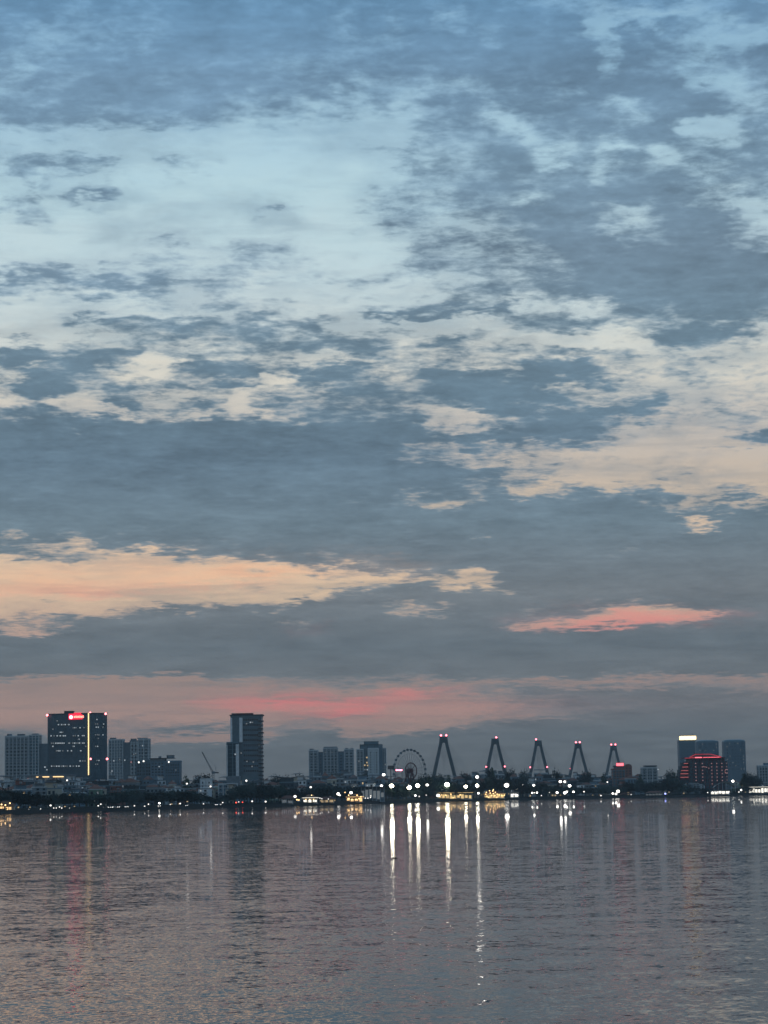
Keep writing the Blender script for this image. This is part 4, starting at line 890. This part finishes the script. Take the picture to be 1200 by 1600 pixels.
for px, py, Y in ((1045,1216,2540),(1052,1217,2530),(1060,1219,2520),(1000,1219,2480),(1010,1222,2480),(612,1230,2080),(630,1234,2090),(815,1222,2290),(822,1225,2290),(690,1220,2150),(712,1224,2150)):
    place_tree(px, py, Y, TP[5] if px > 700 or px == 690 else TP[6], 'broad dark tree behind the promenade', 'broad trees')
# low clipped hedge behind the promenade closes the gap under the crowns
hm = MB(); rr = random.Random(3); vs, fs = [], []
for i in range(len(SH)-1):
    (x0, y0), (x1, y1) = SH[i], SH[i+1]
    if not 0 <= i < len(SH)-1: continue
    for j in range(int(abs(x1-x0)*5.5)):
        u = rr.random(); c = Vector((x0+(x1-x0)*u, y0+(y1-y0)*u+26.5+rr.uniform(-1.1,1.1), GZ+rr.uniform(.05, 2.1)+.35*sin(x0*.3+u*5))); s_ = rr.uniform(.25,.5)
        a_ = Vector((rr.uniform(-1,1), rr.uniform(-1,1), rr.uniform(-.7,.7))).normalized(); b_ = a_.orthogonal().normalized(); o_ = len(vs)
        vs += [c+a_*s_, c+b_*s_*.8, c-a_*s_, c-b_*s_*.8]; fs.append((o_, o_+1, o_+2, o_+3))
    hm.add([(x0,y0+26.2,GZ),(x1,y1+26.2,GZ),(x1,y1+26.2,GZ+1.7),(x0,y0+26.2,GZ+1.7),(x0,y0+26.8,GZ+1.7),(x1,y1+26.8,GZ+1.7)], [(0,1,2,3),(3,2,5,4)], 'leaf2')
hm.add(vs, fs, 'leaf2'); tag(hm.build('hedge'), 'long low dark hedge running behind the lakeside promenade under the trees', 'hedge')

# ================================================================== lit lakeside buildings
def pavilion(name, label, cat, x0p, x1p, ytop, ybase, dy, wallm, litm, roofstyle='hip', strips=True, depth=10, group=None, posts=6):
    pc_ = (x0p+x1p)/2; Y = shoreY(pc_)+dy; s = Site(name, label, cat, pc_, Y, 0, group, 1245); r_ = s.r
    x0, x1 = s.x(x0p), s.x(x1p); H_ = s.z(pc_, ytop); hw = H_*.62 if roofstyle != 'flat' else H_-.5
    m = MB(); m.box(x0, x1, depth*.5, depth, 0, hw, wallm); m.box(x0-.5, x1+.5, -1, depth, 0, .3, 'concrete'); m.build('wall', r_)
    m = MB()
    for i in range(posts): a_ = x0+.4+(x1-x0-.8)*i/(posts-1); m.tube([(a_, .2, .3), (a_, .2, hw)], .16, 'white', 6)
    m.build('veranda_posts', r_)
    m = MB()
    if roofstyle == 'hip':
        m.prism([(x0-1,-1),(x1+1,-1),(x1+1,depth+.8),(x0-1,depth+.8)], hw, hw+.3, 'roof'); m.prism([(x0-1,-1),(x1+1,-1),(x1+1,depth+.8),(x0-1,depth+.8)], hw+.3, H_, 'tile', [(x0+(x1-x0)*.25,depth*.4),(x0+(x1-x0)*.75,depth*.4),(x0+(x1-x0)*.75,depth*.6),(x0+(x1-x0)*.25,depth*.6)])
    elif roofstyle == 'tier':
        m.prism([(x0-1,-1),(x1+1,-1),(x1+1,depth+.8),(x0-1,depth+.8)], hw, hw+(H_-hw)*.45, 'tile', [(x0+(x1-x0)*.2,depth*.3),(x0+(x1-x0)*.8,depth*.3),(x0+(x1-x0)*.8,depth*.7),(x0+(x1-x0)*.2,depth*.7)])
        xa, xb = x0+(x1-x0)*.25, x0+(x1-x0)*.75; m.box(xa, xb, depth*.32, depth*.68, hw+(H_-hw)*.45, hw+(H_-hw)*.75, 'cream'); m.prism([(xa-.8,depth*.25),(xb+.8,depth*.25),(xb+.8,depth*.75),(xa-.8,depth*.75)], hw+(H_-hw)*.75, H_, 'tile', [(xa+1.5,depth*.48),(xb-1.5,depth*.48),(xb-1.5,depth*.52),(xa+1.5,depth*.52)])
    else: m.box(x0-1, x1+1, -1.2, depth+.5, hw, H_, 'roof')
    m.build('roof', r_)
    nb = max(2, int((x1-x0)/3.2))
    for i in range(nb):
        m = MB(); a_ = x0+(x1-x0)*i/nb; b_ = a_+(x1-x0)/nb*.78; z1 = hw*rnd.uniform(.62,.86); z0 = hw*rnd.uniform(.18,.32); m.box(a_+.2, b_, depth*.5-.16, depth*.5-.02, z0, z1, litm); m.build('lit_opening', r_)
    if strips:
        m = MB(); m.box(x0-.9, x1+.9, -1.25, -1.02, hw-.02, hw+.26, litm); m.build('eave_light_strip', r_)
    return s, x0, x1, hw, H_
def bulbs(s, spots, kind='lamp_s', r=.45, dy_=-1.3):
    for px, py in spots:
        m = MB(); m.ball((0,0,0), r, r, r, kind, 8, 5); m.tube([(0,0,r*.9),(0,0,r+.4)], .06, 'metal', 4); o = m.build('bulb', s.r); o.location = (s.x(px), dy_, s.z(px, py))
s, *_ = pavilion('restaurant', 'amber-lit lakeside cafe with a tiled roof at the far left edge of the shore', 'restaurant', -6, 19, 1251, 1268, 14, 'cream', 'hall_y', 'tier', False); bulbs(s, ((0,1266),(12,1266),(9,1258),(16,1255),(3,1257)), 'lamp_y', .4)
s, *_ = pavilion('restaurant', 'tiered pavilion restaurant glowing warm white left of the red roofed one', 'restaurant', 473, 496, 1241, 1254, 8, 'cream', 'hall_w', 'tier'); bulbs(s, ((478,1249),(484,1249),(490,1249),(487,1242.5)), 'lamp_y', .35)
s, *_ = pavilion('kiosk', 'small domed kiosk dimly lit beside the tiered pavilion restaurant', 'kiosk', 440, 458, 1243, 1256, 8, 'grey', 'lit_d', 'hip', False); 
s, *_ = pavilion('kiosk', 'low warm kiosk between the two glowing pavilion restaurants', 'kiosk', 499, 522, 1245, 1254, 9, 'cream', 'lit_y', 'hip', False); bulbs(s, ((500,1247),(503,1248),(513,1248.5)), 'lamp_s', .35)
s, *_ = pavilion('restaurant', 'brightest orange-lit pavilion restaurant left of the long flat canopy', 'restaurant', 541, 567, 1240, 1252.5, 6, 'cream', 'hall_y', 'tier'); bulbs(s, ((545,1242.5),(558,1242.5),(545,1248),(550,1249),(556,1249),(561,1248),(564,1245)), 'lamp_y', .45)
s, *_ = pavilion('exhibition_hall', 'long flat-roofed canopy hall with white lit walls left of the bright floodlights', 'hall', 552, 601, 1229, 1251, 38, 'grey', 'lit_d', 'flat', False, 14, posts=9); bulbs(s, ((571,1247),(575,1247),(579,1246),(579.5,1243.5)), 'lamp_s', .4, -12)
s, *_ = pavilion('restaurant', 'long low restaurant with yellow eave lights right of the ferris wheel', 'restaurant', 685, 738, 1238, 1249, 12, 'grey', 'hall_yg', 'flat', True, 9, posts=12); bulbs(s, ((690,1242),(696.5,1242.5),(704.5,1241),(708,1246.5),(712,1247),(719,1242)), 'lamp_y', .5)
s, x0, x1, hw, H_ = pavilion('restaurant', 'pavilion draped in golden lights right of the long low restaurant', 'restaurant', 757, 789, 1236, 1248, 10, 'cream', 'hall_yg', 'hip', True, 10)
bulbs(s, [(760,1238),(759,1241),(761,1244),(763,1246),(766,1239),(770,1236),(771,1234),(774,1238),(777,1241),(773,1243),(780,1242),(784,1242.5),(788,1242.5),(776,1246),(768,1243),(765,1235.5),(771,1240)], 'lamp_y', .5)
s, *_ = pavilion('event_hall', 'white-lit low hall at the waterline under the pale arched tent roof', 'hall', 1112, 1141, 1234.5, 1243, 6, 'white', 'hall_w', 'flat', False, 9, posts=8); bulbs(s, [(1113.5+3.7*i, 1237.3) for i in range(8)], 'lamp_s', .5, -.4)
s, *_ = pavilion('event_hall', 'low building with a long white eave light at the right end of the shore', 'hall', 1172, 1215, 1229, 1240, 22, 'concrete', 'hall_w', 'flat', True, 12, posts=9)
s, *_ = pavilion('kiosk', 'small dim kiosk on the shore just left of the red neon hotel', 'kiosk', 1010, 1036, 1236, 1243, 8, 'grey', 'lit_d', 'hip', False)
s, *_ = pavilion('kiosk', 'white-lit moored cafe platform under the third bridge pylon', 'kiosk', 798, 811, 1237, 1247, 4, 'white', 'hall_w', 'flat', False, 6, posts=4); bulbs(s, ((800,1241.5),(803,1241),(806,1241),(809,1242.5)), 'lamp_s', .5)
# arched tent
s = Site('arched_tent', 'pale arched tent roof on the shore in front of the red neon hotel', 'tent', 1132, 2500, 0, None, 1226)
x0, x1 = s.x(1115.5), s.x(1149); zb, zt = s.z(1132,1229.5), s.z(1132,1221.5); m = MB(); ns = 12
arc = [(x0+(x1-x0)*i/ns, zb+(zt-zb)*sin(pi*i/ns)**.8) for i in range(ns+1)]
m.add([(a_,0,b_) for a_,b_ in arc]+[(a_,14,b_*.9) for a_,b_ in arc]+[(a_,0,b_-.3) for a_,b_ in arc], [(i,i+1,ns+2+i,ns+1+i) for i in range(ns)]+[(2*ns+2+i,2*ns+3+i,i+1,i) for i in range(ns)], 'tent'); m.build('canvas_roof', s.r)
m = MB(); [m.tube([(x0+(x1-x0)*i/5,.5,0),(x0+(x1-x0)*i/5,.5,zb+(zt-zb)*sin(pi*min(max(i/5,.02),.98))**.8-.3)], .15, 'white', 6) for i in range(6)]; m.build('posts', s.r)

# ================================================================== lamps
def lamp_meshes(kind, r, head='globe'):
    m = MB(); m.ball((0,0,0), r, r, r*.85, kind, 12, 7); return m.mesh('lamp_head')
LH = {}
def lamp(px, py, dy, kind, r, label, grp=None, style='street', cat='street lamp', name='street_lamp'):
    Y = shoreY(px)+dy; p = at(px, py, Y); h_ = p.z-GZ; r = r*(1.3 if kind == 'lamp_b' else 1.5 if kind == 'lamp' else 1.35)
    t_ = thing(name, label, cat, (p.x, Y, GZ), 0, grp)
    m = MB(); m.tube([(0,.5,0),(0,.5,h_+.2),(0,.3,h_+.5+r)], [.14,.09,.06], 'metal', 6); m.box(-.25,.25,.25,.75,0,.5,'concrete')
    if style == 'mast': m.box(-r*1.3, r*1.3, .25, .45, h_-.15, h_+.15, 'metal')
    m.build('pole', t_)
    key = (kind, r)
    if key not in LH: LH[key] = lamp_meshes(kind, r)
    link('lamp_head', LH[key], t_, (0, 0, h_)); return t_
# the tall floodlights by the ferris wheel, each with its own place
FL = [(612,1228,75,'lamp_b',1.25,'leftmost of the big white floodlights, left of the ferris wheel'),(639.5,1230.5,60,'lamp_b',1.35,'big white floodlight straight under the ferris wheel'),
 (652.5,1227.5,62,'lamp_b',1.25,'big white floodlight just right of the ferris wheel foot'),(667.5,1226.5,70,'lamp',.75,'smaller white floodlight between the wheel and first pylon'),
 (698.5,1226,66,'lamp_b',1.5,'largest brightest floodlight below the first bridge pylon'),(727.5,1229,60,'lamp_b',1.05,'pale floodlight with a faint side light, right of the brightest one'),
 (745.5,1214,80,'lamp',1.0,'highest white floodlight above another left of the second pylon'),(745.5,1227.5,62,'lamp_b',1.1,'white floodlight directly under the highest floodlight'),
 (791.5,1227,70,'lamp',1.45,'wide oval floodlight below the second bridge pylon'),(599.5,1210.5,110,'lamp',.85,'high warm floodlight at the right foot of the lit-stairwell tower'),
 (596,1228,58,'lamp',.75,'white lamp at the right end of the flat canopy hall')]
for px, py, dy, k, r, lab in FL: lamp(px, py, min(dy, 19) if py > 1224 else dy, k, r, lab, None, 'mast', 'floodlight', 'floodlight_mast')
def row(lst, lab, grp, dy=26, kind='lamp', r=.55):
    for q in lst: lamp(q[0], q[1], q[2] if len(q) > 2 else dy, q[3] if len(q) > 3 else kind, q[4] if len(q) > 4 else r, lab, grp)
row([(596,1245,8,'lamp',.85)], 'low white promenade lamp at the right end of the canopy hall', None)
row([(649,1243,12),(655,1244.4,12,'lamp_s',.35),(666,1242.3,14,'lamp_s',.3)], 'low white promenade lamp under the ferris wheel', 'promenade lamps by the wheel')
row([(684.5,1243,8,'lamp',.9)], 'bright white promenade lamp at the left end of the low restaurant', None)
row([(747.5,1239.5,16,'lamp',.6)], 'pinkish white lamp between the low restaurant and the golden pavilion', None)
row([(817.5,1227,60,'lamp',.65),(808,1233,40,'lamp_s',.55),(834,1227,60,'lamp',.75)], 'white lamp on a pole under the third bridge pylon', 'pole lamps by the third pylon')
row([(831.5,1238.8,20),(835,1238.6,20,'lamp_s',.4),(839,1238.5,20),(846,1243,5,'lamp_s',.35),(858.5,1238.3,18,'lamp_s',.25)], 'low white shore lamp under the third bridge pylon', 'shore lamps by the third pylon')
row([(875.5,1221.3,90,'lamp',.9),(882.5,1221.5,90,'lamp',.75),(890,1227.8,60,'lamp',1.0)], 'white lamp high on the bank left of the fourth bridge pylon', 'high lamps by the fourth pylon')
row([(870.5,1238.5,12,'lamp',.75),(882.5,1238.8,10,'lamp',.95),(885.5,1237,10,'lamp',.6),(896,1237.2,14,'lamp',.65),(912.5,1237,18,'lamp_s',.5)], 'low white shore lamp under the fourth bridge pylon', 'shore lamps by the fourth pylon')
row([(939,1243,5,'lamp_s',.5),(949,1222,90,'lamp_s',.55)], 'small white lamp under the last bridge pylon', 'small lamps by the last pylon')
row([(957.5,1239.8,16,'lamp',.6),(962.5,1240.5,14,'lamp',.7),(965.8,1236.5,20,'lamp',1.05)], 'bright white shore lamp in the cluster below the red rooftop sign', 'lamp cluster below the red sign')
row([(986,1241.5,8,'lamp_s',.3),(1027,1228.7,70,'lamp_s',.55),(1031.5,1228.3,70,'lamp_s',.35)], 'small white lamp between the red rooftop sign and the hotel', 'lamps left of the hotel')
row([(1039.5,1240.2,8,'neon_g',.7)], 'small blue lamp on the shore left of the hotel', None)
row([(1105.8,1238.4,10,'lamp_s',.4)], 'small white lamp at the foot of the hotel', None)
row([(1145,1220.5,110,'lamp',.95),(1168,1220.5,110,'lamp',.85)], 'white lamp on a tall pole behind the arched tent', 'tall lamps by the tent')
row([(1158.5,1234.5,40,'lamp',.8),(1154.5,1237.5,30,'lamp_s',.45)], 'white lamp low on the bank right of the arched tent', 'low lamps by the tent')
row([(485.5,1230,60,'lamp_s',.6)], 'white pole lamp above the tiered pavilion restaurant', None)
row([(461,1244.5,20,'lamp_s',.8),(464,1249.5,10,'lamp_y',.4),(467,1250,10,'lamp_y',.35)], 'warm white lamp left of the tiered pavilion restaurant', 'lamps left of the pavilion')
row([(528.5,1240.5,20,'lamp',.75),(531,1242.5,16,'lamp_s',.5),(539,1238,30,'lamp_y',.35),(548.5,1238.5,24,'lamp',.75)], 'white lamp beside the orange-lit restaurant', 'lamps by the orange restaurant')
row([(415,1252.5,8,'lamp_s',.45),(394,1252,12,'lamp_s',.4),(348,1254,18,'lamp_s',.3),(369,1254,12,'tail',.4),(373,1253,16,'lamp_s',.25),(379,1253.5,16,'tail',.3)], 'small lamp on the dark shore below the striped tower', 'shore lamps below the dark tower')
row([(20.5,1263,12,'lamp_s',.35),(25,1266,6,'lamp_s',.3),(45,1265,8,'lamp_s',.22),(79,1258.5,22,'lamp_s',.4),(84,1262.5,14,'lamp_s',.22),(88,1262.5,14,'lamp_s',.22),(93,1261,16,'lamp_s',.3),(96.5,1262.5,14,'lamp_s',.25),(108.5,1263,12,'lamp_s',.22),(148,1252.5,34,'lamp_s',.25),(153.5,1259,16,'lamp_s',.3),(157.5,1256.5,20,'lamp_s',.3),(162,1262,10,'lamp_s',.2)], 'small white lamp on the shore below the red-signed office tower', 'shore lamps below the office tower')
row([(210,1259,18,'lamp_s',.3),(226,1260,14,'lamp_s',.35),(232,1256.5,20,'lamp_s',.3),(249,1255,24,'lamp',.42),(266,1257,16,'lamp_s',.25),(281.5,1255.5,20,'lamp_s',.38),(318,1256,14,'lamp_s',.28)], 'small white lamp on the shore left of the crane', 'shore lamps left of the crane')
row([(104.8,1219.2,420,'lamp_s',.5),(292,1224.5,380,'lamp_s',.55)], 'white lamp among the roofs behind the left shore trees', 'roof lamps on the left')

# ================================================================== cars on the lakeside road
def car_proto(paint):
    r_ = thing('parked_car', 'x', 'car'); m = MB()
    def prof(y, z, w_): return [(-w_, y, z), (w_, y, z)]
    secs = [(-2.2,.45,.78,.80),(-2.1,.35,.85,.82),(-1.2,.32,.98,.88),(-.7,.32,1.0,.90),(.9,.32,1.0,.90),(1.9,.34,.96,.86),(2.2,.5,.85,.8)]
    vs, fs = [], []
    for y, z0, z1, w_ in secs: vs += [(-w_,y,z0),(w_,y,z0),(w_,y,z1),(-w_,y,z1)]
    for i in range(len(secs)-1):
        a_ = i*4; fs += [(a_+k, a_+(k+1) % 4, a_+4+(k+1) % 4, a_+4+k) for k in range(4)]
    fs += [(3,2,1,0), (len(vs)-4, len(vs)-3, len(vs)-2, len(vs)-1)]; m.add(vs, fs, paint)
    m.build('body', r_)
    m = MB(); m.prism([(-.82,-.95),(.82,-.95),(.82,1.5),(-.82,1.5)], .98, 1.46, 'glass', [(-.62,-.25),(.62,-.25),(.62,.95),(-.62,.95)]); m.box(-.62,.62,-.27,.97,1.455,1.5,paint); m.build('cabin', r_)
    for sx_ in (-1,1):
        for yy in (-1.35,1.35): m = MB(); m.tube([(sx_*.68,yy,.33),(sx_*.9,yy,.33)], .33, 'tyre', 12); m.tube([(sx_*.9,yy,.33),(sx_*.92,yy,.33)], .2, 'metal', 10); m.build('wheel', r_)
        m = MB(); m.ball((sx_*.6,-2.2,.66), .34, .14, .28, 'head', 8, 5); m.build('headlight', r_)
    return remember(r_)
CP = [car_proto('car_dark'), car_proto('car_light')]; cfirst = set()
ci = 0
for px, py, zlab in ((33.5,1261,'office tower'),(61,1261.5,'office tower'),(127,1262,'office tower'),(168.5,1260,'podium'),(173,1259,'podium'),(177.5,1257.5,'podium'),(186,1256.5,'podium'),(196,1256.8,'podium'),(201.5,1259.5,'podium'),(249.5,1258,'crane'),(336.5,1254.5,'white-walled house'),(340,1254.8,'white-walled house'),(344,1253.5,'white-walled house'),(291,1258,'crane')):
    Y = shoreY(px)+17+ (px*7 % 5); p = at(px, py, Y); src = CP[ci % 2]; ci += 1
    z_ = GZ+.05
    lab = f'{"dark" if ci % 2 else "silver"} car with white headlights on the lakeside road near the {zlab}'; grp = f'{"dark" if ci % 2 else "silver"} cars near the {zlab}'
    if src.name not in cfirst: cfirst.add(src.name); src.location = (p.x, Y, z_); src['label'] = lab; src['group'] = grp; src.rotation_euler = (0,0,.3)
    else: copy_thing(src, (p.x, Y, z_), .3*((ci % 3)-1), lab, grp)

# ================================================================== bird over the water
p = at(616, 1341.5, 150)
sk = [((0,.16,0),.012,.008),((0,.09,.005),.022,.018),((0,.0,.0),.042,.036),((0,-.08,.008),.036,.032),((0,-.13,.018),.018,.018),((0,-.165,.025),.024,.024),((0,-.205,.02),.006,.006),
      ((-.09,-.02,.035),.030,.010),((-.19,.0,.045),.026,.008),((-.28,.05,.0),.010,.004),((.09,-.02,.035),.030,.010),((.19,.0,.03),.026,.008),((.27,.06,-.03),.010,.004)]
me = bpy.data.meshes.new('bird'); me.from_pydata([Vector(q[0])*1.25 for q in sk], [(0,1),(1,2),(2,3),(3,4),(4,5),(5,6),(2,7),(7,8),(8,9),(2,10),(10,11),(11,12)], [])
bo = bpy.data.objects.new('bird', me); C.objects.link(bo); me.materials.append(MT['feather'])
md = bo.modifiers.new('skin', 'SKIN'); sv = me.skin_vertices[0].data
for i, q in enumerate(sk): sv[i].radius = (q[1]*1.4, q[2]*1.4); sv[i].use_root = (i == 2)
bo.modifiers.new('sub', 'SUBSURF').levels = 1; bo.modifiers['sub'].render_levels = 1
bo.location = p; bo.rotation_euler = (.1, -.25, 1.2); tag(bo, 'small dark bird flying low over the water left of the bright reflections', 'bird')

# ================================================================== haze
HAZE = 4.6e-5
hz = MB(); hz.box(-7300, 7300, -450, 9300, -2, 420, 'metal'); hz.mats = []; hme = hz.mesh('haze')
hmt = bpy.data.materials.new('haze_air'); hmt.use_nodes = True; t = hmt.node_tree; t.nodes.clear()
pv = t.nodes.new('ShaderNodeVolumePrincipled'); pv.inputs['Color'].default_value = (.80,.90,.97,1); pv.inputs['Density'].default_value = HAZE; pv.inputs['Anisotropy'].default_value = 0.0
ou = t.nodes.new('ShaderNodeOutputMaterial'); t.links.new(pv.outputs[0], ou.inputs['Volume']); hme.materials.append(hmt)
ho = bpy.data.objects.new('haze', hme); C.objects.link(ho); ho['kind'] = 'stuff'
